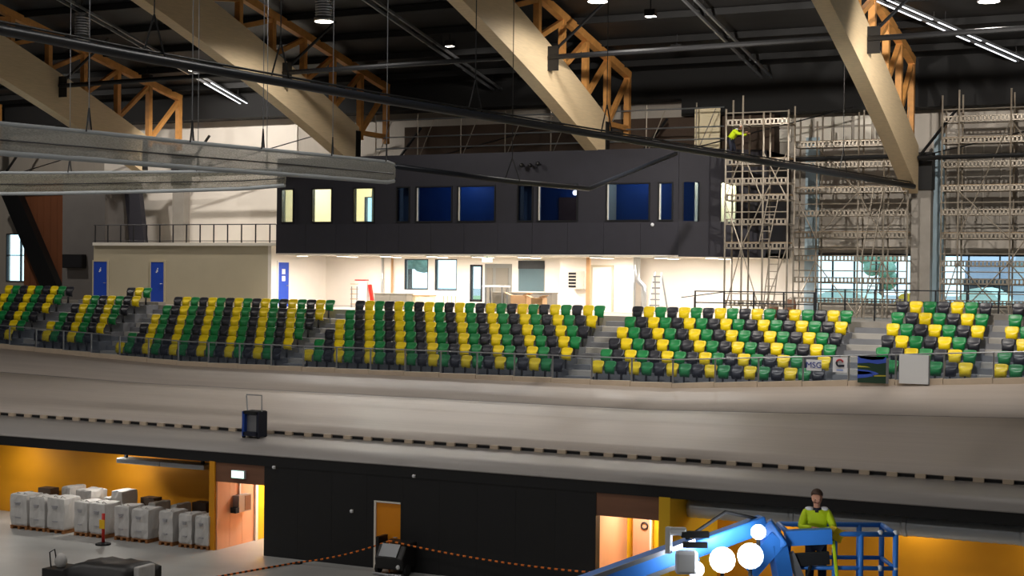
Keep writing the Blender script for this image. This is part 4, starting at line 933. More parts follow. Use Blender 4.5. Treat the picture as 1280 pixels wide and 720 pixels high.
for i in range(len(BXS) - 1):
    a, b = BXS[i], BXS[i + 1]; by = 56.0; z = zb(by) + 1.35
    t = thing('roof_strut', ['black steel strut in the bay over the rolled nets', 'black steel strut in the bay over the cream wall', 'black steel strut in the bay over the box windows', 'black steel strut in the bay over the scaffold tower', 'black steel strut in the bay past the concrete column'][i], 'strut', ((a + b) / 2, by, z), 'black struts between beams')
    MB().tube([(a + .33, by, z), (b - .3, by, z + .1)], .11, 8).build('tube', 'black_paint', t); MB().tube([(a + .34, by, z + .05), (a + 2.3, by + 1.2, zroof(by + 1.2) - .25)], .07, 6).build('diagonal_stay', 'black_paint', t)
    MB().tube([(a + .33, 65.3, 14.3), (b - .3, 65.3, 14.4)], .1, 8).build('eaves_tube', 'black_paint', t)
    MB().tube([(a + .33, 65.3, 14.3), (a + 1.9, 65.6, 16.4)], .07, 6).build('diagonal_stay', 'black_paint', t); MB().tube([(a + .33, 65.3, 14.35), (b - 2.5, 65.6, 16.6)], .03, 6).build('tie_rod', 'black_paint', t)
    MB().tube([(a + .2, 51.0, zroof(51) - .5), (b - .2, 51.0, zroof(51) - .5)], .05, 6).build('ridge_rod', 'steel_dark', t)

# ------------------------------------------------------------------ roof lights
def PROOF(x, y, dz):
    lo, hi = 30.0, 140.0; r = ray(x, y)
    for _ in range(50):
        mid = (lo + hi) / 2; p = CAM + r * mid
        if p.z > zroof(p.y) - dz: hi = mid
        else: lo = mid
    return CAM + r * lo
def led_track(p0, p1, label, lit):
    a = PROOF(*p0, .55); b = PROOF(*p1, .55); X = (a.x + b.x) / 2 if False else None
    y0, y1 = a.y - 8, b.y; xa = a.x + (a.x - b.x) * 8 / max(.1, (b.y - a.y)); 
    p0_, p1_ = V(xa, y0, zroof(y0) - .55), V(b.x, y1, zroof(y1) - .55)
    t = thing('light_track', label, 'light', tuple((p0_ + p1_) / 2))
    for s in (-.22, .22):
        q0, q1 = p0_ + V(s, 0, 0), p1_ + V(s, 0, 0); MB().bar(q0, q1, .09, .1).build('housing', 'steel_grey', t)
        dn = V(0, 0, -.06)
        for k in range(6):
            u0, u1 = k / 6 + .01, (k + 1) / 6 - .01
            if k in lit: MB().bar(q0.lerp(q1, u0) + dn, q0.lerp(q1, u1) + dn, .07, .02).build('lit_strip', 'led_glow', t)
            else: MB().bar(q0.lerp(q1, u0) + dn, q0.lerp(q1, u1) + dn, .07, .02).build('diffuser', 'steel_bright', t)
    for u in (.1, .4, .7, .95):
        c = p0_.lerp(p1_, u); MB().tube([c + V(-.22, 0, 0), c + V(-.22, 0, .5)], .012, 5).tube([c + V(.22, 0, 0), c + V(.22, 0, .5)], .012, 5).build('hanger', 'steel_dark', t)
    return p1_
led_track((80, 0), (308, 130), 'pair of thin light tracks ending before the white gallery wall', (5,))
led_track((462, 0), (622, 112), 'pair of thin unlit light tracks between the middle timber arches', ())
led_track((862, 0), (1002, 140), 'pair of thin unlit light tracks ending over the scaffold', ())
led_track((1105, 0), (1280, 76), 'pair of brightly shining light tracks over the last window', (0, 1, 2, 3, 4, 5))
# high bay lamps
def high_bay(p, r, h, label, energy, body='steel_dark', lit=True, grp=None):
    t = thing('high_bay_lamp', label, 'lamp', tuple(p), grp)
    if body == 'steel_grey':
        pr = [(r * .9, h * .12)]
        for q in range(8): pr += [(r * .9, h * (.14 + .1 * q)), (r * .82, h * (.19 + .1 * q))]
        MB().lathe(p, pr + [(r * .85, h)], 18).build('housing', body, t)
    else: MB().lathe(p, [(r * .55, h * .35), (r * .6, h), (r * .25, h * 1.05)], 16).build('housing', body, t)
    MB().lathe(p, [(r, 0), (r * .98, h * .08), (r * .6, h * .36)] if body != 'steel_grey' else [(r, 0), (r, h * .13), (r * .85, h * .14)], 18).build('reflector', 'steel_bright', t, True)
    MB().lathe((p[0], p[1], p[2] - .01), [(r * .9, 0), (r * .9, .015)], 18).build('diffuser', 'lamp_glow' if lit else 'white_panel', t)
    zr_ = zroof(p[1]); MB().tube([(p[0], p[1], p[2] + h), (p[0], p[1], zr_)], .02, 6).build('suspension_rod', 'steel_dark', t)
    if energy: light('lamp_light', 'SPOT', (p[0], p[1], p[2] - .06), energy, (1, .955, .9), r, spot=math.radians(166), parent=t, blend=.4)
HB = 1700
p = PROOF(747, 2, 1.6); high_bay((p.x, p.y, p.z), .42, .5, 'round high bay lamp between the arches over the black box', HB * .7)
p = PROOF(1236, 2, 1.6); high_bay((p.x, p.y, p.z), .42, .5, 'round high bay lamp above the shining light tracks', HB * .4)
p = PROOF(405, 27, 1.9); high_bay((p.x, p.y, p.z), .42, 1.1, 'ribbed cylinder lamp beside the gallery arch', HB, 'steel_grey')
p = PROOF(102, 50, 1.9); high_bay((p.x, p.y, p.z), .36, 1.2, 'unlit grey cylinder lamp over the rolled nets', 0, 'steel_grey', False)
for X in (-58, -45, -32, -19, -6, 8):  # unseen lamps added to bring up the light in the hall
    for Y in (-6, 14, 34): high_bay((X, Y, 20.5), .42, .5, 'round high bay lamp added out of view over the infield', HB * {-58: .9, -45: 1.15, -32: 1.35, -19: .85, -6: .3, 8: .25}[X], grp='added high bay lamps over the infield')
# floodlights added under the roof to brighten the back wall
for X, Y, en, tilt, lb in ((-47.5, 60.5, 3000, 42, 'small added floodlight under the roof washing the white gallery wall'), (-59.5, 57.5, 1900, 45, 'small added floodlight under the roof facing the brown timber wall'), (-32.5, 59.5, 260, 45, 'small added floodlight under the roof facing the attic wall'), (-19.5, 50.5, 5600, 66, 'small added floodlight hung under the roof facing the scaffold tower'), (-8.5, 50.5, 5600, 66, 'small added floodlight hung under the roof facing the end scaffold')):
    zf = zroof(Y) - (.8 if Y > 55 else 3.6)
    t = thing('added_floodlight', lb, 'lamp', (X, Y, zf)); MB().cbox((X, Y, zf + .12), .4, .25, .24).build('housing', 'steel_dark', t); MB().cbox((X, Y, zf - .01), .34, .2, .02).build('diffuser', 'lamp_glow', t); MB().tube([(X, Y, zf + .2), (X, Y, zroof(Y))], .02, 6).build('suspension_rod', 'steel_dark', t)
    light('lamp_light', 'SPOT', (X, Y, zf - .1), en, (1, .93, .84), .2, rot=(math.radians(tilt), 0, 0), spot=math.radians(130), parent=t)
# small ceiling fittings
for x, y, lb in ((184, 97, 'small black loudspeaker under the roof above the gallery arch'), (480, 81, 'small grey box under the roof beside the middle light tracks'), (846, 60, 'small black loudspeaker under the roof over the box')):
    p = PROOF(x, y, .6); t = thing('ceiling_speaker', lb, 'speaker', tuple(p)); MB().cbox((p.x, p.y, p.z), .5, .3, .28).build('cabinet', 'black_paint' if 'black' in lb else 'steel_grey', t); MB().tube([(p.x, p.y, p.z + .1), (p.x, p.y, zroof(p.y) + .02)], .02, 6).build('bracket', 'steel_dark', t)

# ------------------------------------------------------------------ suspended dark tube and nets
P0 = PD(-60, 27, 28.5); P1 = PY(1142, 233, 64.9); P0.z = 14.0
pts = []
PXL = [(-60, 26, 28.5), (0, 37, 30), (160, 68, 33.5), (320, 97, 37), (480, 125, 41), (640, 151, 45), (800, 177, 50), (960, 203, 55), (1142, 233, None)]
for x, y, d in PXL[:-1]: pts.append(PD(x, y, d))
pts.append(P1)
t = thing('suspended_tube', 'long dark steel tube hung below the arches across the hall', 'tube', tuple(pts[4]))
MB().tube(pts, .115, 10).build('tube', 'pipe_dark', t, True)
MB().tube([p + V(0, 0, .16) for p in pts], .03, 6).build('cable', 'black_paint', t, True)
def on_path(px):
    for (xa, _, _), (xb, _, _), pa, pb in zip(PXL[:-1], PXL[1:], pts[:-1], pts[1:]):
        if xa <= px <= xb: return pa.lerp(pb, (px - xa) / (xb - xa))
for px in (190, 348, 591, 755, 1047):
    c = on_path(px); d = (pts[5] - pts[4]).normalized() * .32
    s = MB().tube([c + d, c + V(0, 0, 1.0)], .022, 5).tube([c - d, c + V(0, 0, 1.0)], .022, 5).build('sling', 'black_paint', t)
    MB().tube([c + V(0, 0, 1.0), V(c.x, c.y, zroof(c.y) + .02)], .015, 5).build('wire', 'black_paint', t)
# bent lower tube
pts2 = [PD(494, 208, 47.6), PD(640, 227, 52), PD(736, 236, 56), PD(845, 192, 60.5)]
t = thing('bent_tube', 'dark bent tube hung before the black box', 'tube', tuple(pts2[1])); MB().tube(pts2, .09, 8).build('tube', 'pipe_dark', t, True)
c = pts2[1]; MB().tube([c + V(.3, 0, 0), c + V(0, 0, .8)], .018, 5).tube([c - V(.3, 0, 0), c + V(0, 0, .8)], .018, 5).tube([c + V(0, 0, .8), V(c.x, c.y, zroof(c.y) + .02)], .014, 5).build('sling', 'black_paint', t)
# net bundles
def net_bundle(nm, label, path, hts, mname, hang):
    t = thing(nm, label, 'net', tuple(path[len(path) // 2]), kind=None); n = 14; m = MB(); N = len(path)
    for i, (p, hgt) in enumerate(zip(path, hts)):
        d = (path[min(i + 1, N - 1)] - path[max(i - 1, 0)]).normalized(); s = d.cross(V(0, 0, 1)).normalized()
        for k in range(n):
            a = 2 * math.pi * k / n; w_ = .07 + .012 * math.sin(i * 2.1 + k)
            m.v.append(p + s * (math.cos(a) * w_) + V(0, 0, math.sin(a) * hgt / 2 * (1 + .05 * math.sin(i * 1.3 + k * .7))))
    for i in range(N - 1):
        for k in range(n): a = i * n + k; b = i * n + (k + 1) % n; m.f.append((a, b, b + n, a + n)); m.m.append(0)
    m.f.append(tuple(range(n))); m.m.append(0); m.f.append(tuple((N - 1) * n + k for k in range(n))); m.m.append(0)
    m.build('net', mname, t, True)
    MB().tube([p + V(0, 0, hh / 2) for p, hh in zip(path, hts)], .06, 6).build('top_rope', 'net_rope', t, True); MB().tube([p - V(0, 0, hh / 2) for p, hh in zip(path, hts)], .07, 6).build('bottom_rope', 'net_rope', t, True)
    MB().tube([p + (p - CAM).normalized() * -.14 + V(0, 0, -.03) for p in path], .018, 5).build('middle_cord', 'steel_dark', t)
    for q in hang:
        i = q * (N - 1); k = int(i); c = path[k].lerp(path[min(k + 1, N - 1)], i - k) + V(0, 0, hts[k] / 2); MB().tube([c, V(c.x, c.y, zroof(c.y) + .02)], .012, 5).build('wire', 'steel_grey', t)
        MB().tube([c + V(.1, -.2, 0), c + V(0, 0, .55)], .02, 5).tube([c + V(-.1, .2, 0), c + V(0, 0, .55)], .02, 5).build('sling', 'black_paint', t)
NXv = -24.0
ctr = [(-60, 166), (0, 173), (120, 183), (240, 194), (360, 204), (440, 211), (492, 216)]
path = [PX(x, y, NXv) for x, y in ctr]; fine = []
for a, b in zip(path[:-1], path[1:]):
    for k in range(6): fine.append(a.lerp(b, k / 6))
fine.append(path[-1])
net_bundle('rolled_net', 'upper rolled pale safety net hanging along the hall', fine, [.62] * (len(fine) - 1) + [.5], 'net_grey', [.32, .5, .62, .78, .97])
path = [PY(x, y, 40.2) for x, y in ((-80, 229), (60, 229), (200, 227), (300, 225), (356, 222))]; fine = []
for a, b in zip(path[:-1], path[1:]):
    for k in range(6): fine.append(a.lerp(b, k / 6))
fine.append(path[-1])
net_bundle('rolled_net', 'lower rolled olive safety net hanging before the gallery', fine, [.78 - .012 * k for k in range(len(fine))], 'net_thin', [.3, .62, .9])

# ------------------------------------------------------------------ bulk bags
def bag(x0, x1, h, Y, label, short, skew=0., d=.85):
    X = (x0 + x1) / 2; wd = x1 - x0; t = thing('bulk_bag', label, 'bag', (X, Y, .13), 'white bulk bags along the amber wall')
    m = MB(); lv = 7; n = 16; prof = [(0, .94), (.06, 1.0), (.3, 1.03), (.55, 1.0), (.8, 1.02), (.97, .99), (1, .93)]
    for u, s in prof:
        for k in range(n):
            a = 2 * math.pi * k / n + math.pi / 4; ca, sa = math.cos(a), math.sin(a); q = 1 / max(abs(ca), abs(sa)); q = 1 + (q - 1) * .95
            m.v.append(V(X + ca * q * wd / 2 * s * random.uniform(.95, 1.03) + skew * u, Y + sa * q * d / 2 * s * random.uniform(.95, 1.03), .13 + u * h + (random.uniform(-.02, .02) if u else .0)))
    for i in range(lv - 1):
        for k in range(n): a = i * n + k; b = i * n + (k + 1) % n; m.f.append((a, b, b + n, a + n)); m.m.append(0)
    m.f.append(tuple(reversed(range(n)))); m.m.append(0); m.f.append(tuple((lv - 1) * n + k for k in range(n))); m.m.append(0)
    m.build('sack', 'bag_white', t, False)
    if Y < 41.6:
        for u_, w0_, w1_ in ((.72, -.2, .12), (.66, -.16, .08), (.24, -.16, .14)): MB().box(X + wd * w0_, X + wd * w1_, Y - d / 2 * 1.06 - .01, Y - d / 2, .13 + h * u_, .13 + h * (u_ + .035)).build('print', 'print_grey', t)
        for s in (-1, 1): MB().tube([(X + s * wd * .4 + skew, Y - .2, .13 + h * .97), (X + s * wd * .2 + skew, Y - .25, .13 + h + .05), (X + s * wd * .02 + skew, Y - .2, .13 + h * .97)], .02, 5).build('lifting_loop', 'bag_white', t)
    p = thing('pallet', 'brown pallet under ' + short, 'pallet', (X, Y, 0), 'pallets under the bulk bags')
    for q in range(3): MB().box(X - wd * .5, X + wd * .5, Y - d / 2 + q * d * .36, Y - d / 2 + q * d * .36 + .2, .1, .125).build('deck_board', 'pallet', p)
    for s in (-.42, 0, .42): MB().box(X + s * wd - .05, X + s * wd + .05, Y - d / 2, Y + d / 2 - .02, 0, .1).build('skid', 'pallet', p)
FB = [(12, 33, 1.1, 'first'), (36, 55, 1.06, 'second'), (58, 79.5, 1.1, 'third'), (92, 108, 1.05, 'fourth'), (111, 131, 1.05, 'fifth'), (142, 160, 1.04, 'sixth'), (163, 184, 1.0, 'seventh'), (198, 215, 1.02, 'eighth'), (223, 239, .98, 'ninth'), (243, 260, .98, 'tenth')]
for x0, x1, hh, o_ in FB:
    bag(PY(x0, 650, 40.55).x, PY(x1, 650, 40.55).x, hh, 41.0, '%s white bulk bag in the front row counting towards the yellow post' % o_, 'the %s bag of the front row' % o_, random.uniform(-.03, .03))
BB = [(80, 90, 1.28, 'tall narrow white bulk bag standing behind the third and fourth front bags'), (97, 117, 1.22, 'wide white bulk bag with a crumpled top behind the fourth front bag'), (142, 155, 1.3, 'white bulk bag with a rounded top behind the sixth front bag'), (132, 139, 1.05, 'narrow white bulk bag squeezed between the fifth and sixth front bags'), (188, 197, 1.0, 'narrow white bulk bag squeezed between the seventh and eighth front bags'), (216, 223, 1.0, 'narrow white bulk bag squeezed between the eighth and ninth front bags')]
for x0, x1, hh, lb in BB: bag(PY(x0, 640, 42.0).x, PY(x1, 640, 42.0).x, hh, 42.3, lb, 'the ' + lb.replace('white bulk ', '').replace(' standing', ''))
for x, lb in ((49, 'dark brown crate behind the first white bulk bags'), (178, 'dark brown crate behind the seventh white bulk bag'), (243, 'dark brown crate beside the yellow post behind the bags')):
    p = PY(x, 640, 42.6); t = thing('pile', lb, 'pile', (p.x, 43.05, 0)); 
    for q in range(4): MB().box(p.x - .3, p.x + .3, 42.85, 43.3, .28 * q, .28 * q + .27).build('board', 'attic_brown', t)  # dark brown boards stacked behind the bags
# marker post
p = PZ(129, 681, 0); t = thing('marker_post', 'red marker post with yellow reflector before the bulk bags', 'post', (p.x, p.y, 0)); MB().lathe((p.x, p.y, 0), [(.26, 0), (.26, .05), (.1, .09)], 12).build('foot', 'rubber', t); MB().tube([(p.x, p.y, .08), (p.x, p.y, 1.05)], .055, 10).build('stem', 'red', t, True); MB().box(p.x - .11, p.x + .11, p.y - .08, p.y - .055, .55, .85).build('reflector', 'yellow_bright', t)
# ------------------------------------------------------------------ small plant on the infield
# scrubber drier
p = PZ(497, 716, 0); t = thing('floor_scrubber', 'dark grey walk behind floor scrubber before the amber door', 'machine', (p.x, p.y, 0))
X, Y = p.x, p.y; k = 1.0
MB().prismx([(Y - .55, .18), (Y - .6, .55), (Y - .3, .95), (Y + .45, .98), (Y + .5, .2)], X - .48, X + .5).build('tank', 'cover_black', t, bevel=.06)
MB().prismx([(Y - .59, .58), (Y - .33, .93), (Y - .36, .95), (Y - .62, .6)], X - .32, X + .3).build('lid', 'steel_grey', t)
MB().box(X - .58, X - .48, Y - .35, Y + .2, .2, 1.12).build('handle_column', 'black_paint', t); MB().ball((X + .36, Y - .6, .3), .07, .05, .07, 10).build('lamp', 'lift_white', t, True)
for s in (-.5, .5): MB().tube([(X + s - .05, Y - .3, .17), (X + s + .05, Y - .3, .17)], .17, 14).build('wheel', 'rubber', t)
MB().tube([(X - .5, Y - .62, .06), (X, Y - .7, .06), (X + .5, Y - .62, .06)], .04, 6).build('squeegee', 'steel_grey', t)
# covered stack at bottom left
p = PZ(122, 757, 0); X, Y = p.x, p.y; t = thing('covered_cart', 'black tarpaulin covered cart in front of the marker post', 'cart', (X, Y, 0))
a0 = PY(95, 712, Y).x; a1 = PY(172, 712, Y).x; zt0 = PY(130, 703, Y).z
m = MB(); nx, ny = 10, 6; top = []
for j in range(ny + 1):
    for i in range(nx + 1):
        u, v_ = i / nx, j / ny; ed = min(u, 1 - u, v_, 1 - v_); z = zt0 - (.12 if ed == 0 else 0) - .35 * max(0, .25 - u) + random.uniform(-.03, .03); top.append((a0 + (a1 - a0) * u, Y - .5 + 1.5 * v_, z))
n = nx + 1; base = [(x, y, .15) for x, y, z in top]; per = [i for i in range(n)] + [n * j + nx for j in range(1, ny + 1)] + [n * ny + i for i in range(nx - 1, -1, -1)] + [n * j for j in range(ny - 1, 0, -1)]
m.add(top, [(j * n + i, j * n + i + 1, (j + 1) * n + i + 1, (j + 1) * n + i) for j in range(ny) for i in range(nx)]); o0 = len(m.v); m.add([base[i] for i in per], [])
L = len(per); m.f += [(per[k], per[(k + 1) % L], o0 + (k + 1) % L, o0 + k) for k in range(L)] + [tuple(o0 + k for k in range(L))]; m.m += [0] * (L + 1)
m.build('tarpaulin', 'cover_black', t, True)
for sx_ in (a0 + .2, a1 - .2):
    for sy_ in (Y - .3, Y + .8): MB().tube([(sx_ - .04, sy_, .1), (sx_ + .04, sy_, .1)], .1, 12).build('wheel', 'rubber', t)
MB().box(a1 + .02, a1 + .2, Y - .2, Y + .5, zt0 - .55, zt0 + .02).build('bundled_film', 'bag_white', t, bevel=.04)
a2 = PY(62, 712, Y).x; MB().box(a2, a0 - .05, Y - .3, Y + .6, .15, zt0 - .3).build('tool_box', 'cover_black', t); MB().tube([(a2 + .05, Y, zt0 - .32), (a2, Y, zt0 + .1), (a2 + .18, Y, zt0 + .2), (a2 + .25, Y, zt0 - .1)], .02, 6).build('handle', 'steel_dark', t); MB().ball((a2 + .32, Y + .1, zt0 - .12), .2, .15, .22, 10).build('white_bag', 'bag_white', t, True)
MB().box(a2 + .05, a0, Y - .2, Y + .5, .08, .15).build('tow_bar', 'steel_dark', t)
# chain barrier
cp = PZ(487, 716, 0); CY_ = 40.0
def chain(pa, pb, sag, label):
    t = thing('barrier_chain', label, 'chain', tuple(pa)); N = max(10, int((pb - pa).length / .11)); m = MB()
    P = [pa.lerp(pb, k / N) + V(0, 0, -sag * 4 * (k / N) * (1 - k / N)) for k in range(N + 1)]
    for k in range(N): m.tube([P[k], P[k + 1].lerp(P[k], .1)], .03, 6, k % 2)
    m.build('links', ['chain_orange', 'rubber'], t)
pt = PY(487, 676, 40.1); pl = PY(372, 703, 40.1); pl2 = PZ(265, 722, .06); pr = PY(745, 716, 39.6)
chain(V(pl.x, 40.1, pl.z), pt, .1, 'orange and black chain rising from the floor to the amber door'); chain(pt, pr, .12, 'orange and black chain from the amber door along the black wall'); chain(pl2, V(pl.x, 40.1, pl.z), .0, 'slack end of the orange and black chain on the floor')
for q, lb in ((pt, 'slim orange chain post behind the floor scrubber'), (pr, 'slim orange chain post beside the timber doorway'), (V(pl.x, 40.1, pl.z), 'low orange chain post by the black wall')):
    t = thing('chain_post', lb, 'post', (q.x, q.y, 0)); MB().lathe((q.x, q.y, 0), [(.15, 0), (.15, .03), (.05, .05)], 12).build('foot', 'rubber', t); MB().tube([(q.x, q.y, .04), (q.x, q.y, q.z + .02)], .025, 8).build('stem', 'chain_orange', t)
# blue hand cart on the apron
p = PZ(318, 550, 3.4); X, Y = p.x, p.y; z0 = tz(Y, X); t = thing('hand_cart', 'blue hand cart with tall handle standing on the apron', 'cart', (X, Y, z0))
for s in (-1, 1): MB().box(X + s * .3 - .05, X + s * .3 + .05, Y - .25, Y + .25, z0 + .04, z0 + .9).build('side_frame', 'cart_blue' if s < 0 else 'hivis_navy', t)
MB().box(X - .25, X + .25, Y - .1, Y + .1, z0 + .2, z0 + .78).build('panel', 'steel_grey', t); MB().box(X - .3, X + .3, Y - .25, Y + .25, z0 + .82, z0 + .92).build('top', 'rubber', t); MB().box(X - .3, X + .3, Y - .25, Y + .25, z0 + .06, z0 + .2).build('base', 'hivis_navy', t)
MB().tube([(X - .3, Y, z0 + .9), (X - .42, Y + .1, z0 + 1.4), (X - .42, Y + .1, z0 + 1.45), (X + .22, Y + .1, z0 + 1.45), (X + .3, Y, z0 + .9)], .025, 6).build('handle', 'steel_grey', t)
for s in (-1, 1):
    for q in (-.2, .2): MB().tube([(X + s * .3 - .04, Y + q, z0 + .05 + q * .078), (X + s * .3 + .04, Y + q, z0 + .05 + q * .078)], .055, 10).build('wheel', 'rubber', t)

# ------------------------------------------------------------------ people
def skin_mesh(name, nodes, links, matname, parent, root, sub=2):
    me = bpy.data.meshes.new(name); keys = list(nodes); idx = {k: i for i, k in enumerate(keys)}
    off = ORG[parent.name]; me.from_pydata([Vector(nodes[k][0]) - off for k in keys], [(idx[a], idx[b]) for a, b in links], [])
    o = bpy.data.objects.new(name, me); COL.objects.link(o); o.parent = parent; ORG[o.name] = off
    md = o.modifiers.new('skin', 'SKIN'); md.use_smooth_shade = True
    for k in keys:
        sv_ = me.skin_vertices[0].data[idx[k]]; r = nodes[k][1]; sv_.radius = r if isinstance(r, tuple) else (r, r); sv_.use_root = (k == root)
    s = o.modifiers.new('sub', 'SUBSURF'); s.levels = sub; s.render_levels = sub
    me.materials.append(MATS[matname]); return o
def hand_nodes(N, L, pre, wrist, dirv, side, upv):
    d = Vector(dirv).normalized(); s = Vector(side).normalized(); u = Vector(upv).normalized(); w0 = Vector(wrist)
    N[pre + 'palm'] = (w0 + d * .06, (.036, .02)); L.append((pre + 'wrist', pre + 'palm'))
    for k, (o_, ln) in enumerate(((-.03, .062), (-.01, .075), (.011, .07), (.03, .055))):
        b = w0 + d * .1 + s * o_; N['%sk%d' % (pre, k)] = (b, .0105); N['%sm%d' % (pre, k)] = (b + d * ln * .5 - u * .006, .009); N['%st%d' % (pre, k)] = (b + d * ln * .85 - u * .026, .0075)
        L += [(pre + 'palm', '%sk%d' % (pre, k)), ('%sk%d' % (pre, k), '%sm%d' % (pre, k)), ('%sm%d' % (pre, k), '%st%d' % (pre, k))]
    b = w0 + d * .045 - s * .045; N[pre + 'th1'] = (b, .012); N[pre + 'th2'] = (b + d * .04 - s * .022 - u * .01, .0095); L += [(pre + 'palm', pre + 'th1'), (pre + 'th1', pre + 'th2')]
def person(label, base, face, pose, H=1.76, hat=False):
    """face: unit heading in XY; pose in body axes: f forward, s to the person's left, u up (metres)"""
    B = Vector(base); f = Vector((face[0], face[1], 0)).normalized(); s = Vector((-f.y, f.x, 0)); k = H / 1.76
    P = lambda a, b, c: B + (f * a + s * b + V(0, 0, c)) * k
    t = thing('person', label, 'person', tuple(B))
    N = {}; L = []
    q = {n_: P(*v) for n_, v in pose.items()}
    for n_, r in (('pelvis', (.12, .1)), ('waist', (.12, .09)), ('chest', (.15, .1)), ('neckb', .06), ('neck', .053), ('jaw', (.068, .072)), ('skull', (.085, .095)), ('crown', (.06, .07))): N[n_] = (q[n_], r)
    L += [('pelvis', 'waist'), ('waist', 'chest'), ('chest', 'neckb'), ('neckb', 'neck'), ('neck', 'jaw'), ('jaw', 'skull'), ('skull', 'crown')]
    hd = (q['skull'] - q['neck']).normalized(); fh = (f - hd * f.dot(hd)).normalized()
    N['nose'] = (q['jaw'].lerp(q['skull'], .35) + fh * .098, .013); L.append(('skull', 'nose'))
    for pre, sg in (('l', 1), ('r', -1)):
        N[pre + 'ear'] = (q['skull'] + s * sg * .088 - hd * .02, (.01, .022)); L.append(('skull', pre + 'ear'))
        N[pre + 'sh'] = (q[pre + 'sh'], .06); N[pre + 'el'] = (q[pre + 'el'], .042); N[pre + 'wrist'] = (q[pre + 'wr'], .028)
        L += [('chest', pre + 'sh'), (pre + 'sh', pre + 'el'), (pre + 'el', pre + 'wrist')]
        dv = (q[pre + 'wr'] - q[pre + 'el']).normalized(); hand_nodes(N, L, pre, q[pre + 'wr'], dv, f if abs(dv.dot(f)) < .7 else s * -sg, (0, 0, 1))
        N[pre + 'hip'] = (q[pre + 'hip'], .085); N[pre + 'kn'] = (q[pre + 'kn'], .055); N[pre + 'an'] = (q[pre + 'an'], .04); N[pre + 'toe'] = (q[pre + 'an'] + f * .16 * k - V(0, 0, .04), (.04, .03))
        L += [('pelvis', pre + 'hip'), (pre + 'hip', pre + 'kn'), (pre + 'kn', pre + 'an'), (pre + 'an', pre + 'toe')]
    body = skin_mesh('body', N, L, 'skin', t, 'pelvis')
    # jacket
    J = {}; JL = [('hem', 'waist'), ('waist', 'chest'), ('chest', 'coll')]
    J['hem'] = (q['pelvis'].lerp(q['waist'], .2), (.175, .135)); J['waist'] = (q['waist'], (.17, .13)); J['chest'] = (q['chest'], (.2, .14)); J['coll'] = (q['neckb'] - hd * .0, .078)
    for pre in 'lr':
        J[pre + 'sh'] = (q[pre + 'sh'], .088); J[pre + 'el'] = (q[pre + 'el'], .066); J[pre + 'cf'] = (q[pre + 'el'].lerp(q[pre + 'wr'], .92), .05); JL += [('chest', pre + 'sh'), (pre + 'sh', pre + 'el'), (pre + 'el', pre + 'cf')]
    jk = skin_mesh('jacket', J, JL, 'hivis', t, 'waist')
    TR = {'pelvis': (q['pelvis'], (.15, .12))}; TL = []
    for pre in 'lr':
        TR[pre + 'hip'] = (q[pre + 'hip'], .105); TR[pre + 'kn'] = (q[pre + 'kn'], .078); TR[pre + 'hemm'] = (q[pre + 'kn'].lerp(q[pre + 'an'], .9), .07); TL += [('pelvis', pre + 'hip'), (pre + 'hip', pre + 'kn'), (pre + 'kn', pre + 'hemm')]
    skin_mesh('trousers', TR, TL, 'hivis_navy', t, 'pelvis')
    for pre in 'lr':
        a = q[pre + 'an']; m = MB(); m.tube([a - f * .09 - V(0, 0, .035), a + V(0, 0, -.025), a + f * .1 - V(0, 0, .04), a + f * .2 - V(0, 0, .055)], [.055, .062, .055, .04], 10); m.build('shoe', 'rubber', t, True)
    # collar, shoulder patches
    MB().tube([q['neckb'] - hd * .03, q['neckb'] + hd * .035], [.098, .08], 14).build('collar', 'hivis_navy', jk, True)
    for pre, sg in (('l', 1), ('r', -1)): c = q[pre + 'sh'].lerp(q['neckb'], .35) + V(0, 0, .055) + f * .02; MB().ball(c, .075, .06, .035, 10).build('reflective_patch', 'hivis_white', jk, True)
    # hair cap
    m = MB(); c = q['skull'].lerp(q['crown'], .45) - fh * .018 + hd * .012
    m.ball((0, 0, 0), .098, .108, .095, 16)
    R_ = Matrix((s, fh, hd)).transposed()
    m.v = [c + R_ @ (v if not (v.y > .035 and v.z < .02) else V(v.x * .75, v.y * .35, v.z)) for v in m.v]; m.build('hair', 'hivis_white' if hat else 'hair', t, True)
    e = q['jaw'].lerp(q['skull'], .62)
    for sg in (1, -1): MB().ball(e + fh * .083 + s * sg * .034, .011, .008, .008, 8).build('eye', 'eye_dark', body, True)
    MB().ball(q['jaw'] + fh * .066 - hd * .012, .022, .012, .007, 8).build('mouth', 'lip', body, True)
    return t, q
# lift platform position: scale about 76 px per metre
D = 25.0
base = PD(1021, 612, D); LZ0 = base.z - 1.77          # platform floor
toc = (CAM - base); toc.z = 0; toc.normalize()
pose = dict(pelvis=(-.02, 0, .93), waist=(0, 0, 1.08), chest=(.03, 0, 1.28), neckb=(.03, 0, 1.45), neck=(.035, 0, 1.51), jaw=(.055, 0, 1.575), skull=(.05, 0, 1.66), crown=(.045, 0, 1.715),
            lsh=(.02, .185, 1.385), rsh=(.02, -.185, 1.385), lel=(.16, .27, 1.16), rel=(.16, -.27, 1.16), lwr=(.36, .06, 1.15), rwr=(.36, -.08, 1.19), lhip=(-.02, .09, .88), rhip=(-.02, -.09, .88), lkn=(.02, .1, .48), rkn=(.02, -.1, .48), lan=(-.02, .11, .085), ran=(-.02, -.11, .085))
worker, wq = person('worker in a yellow high visibility jacket leaning on the blue lift platform rail', (base.x, base.y, LZ0), (toc.x + .12, toc.y), pose)
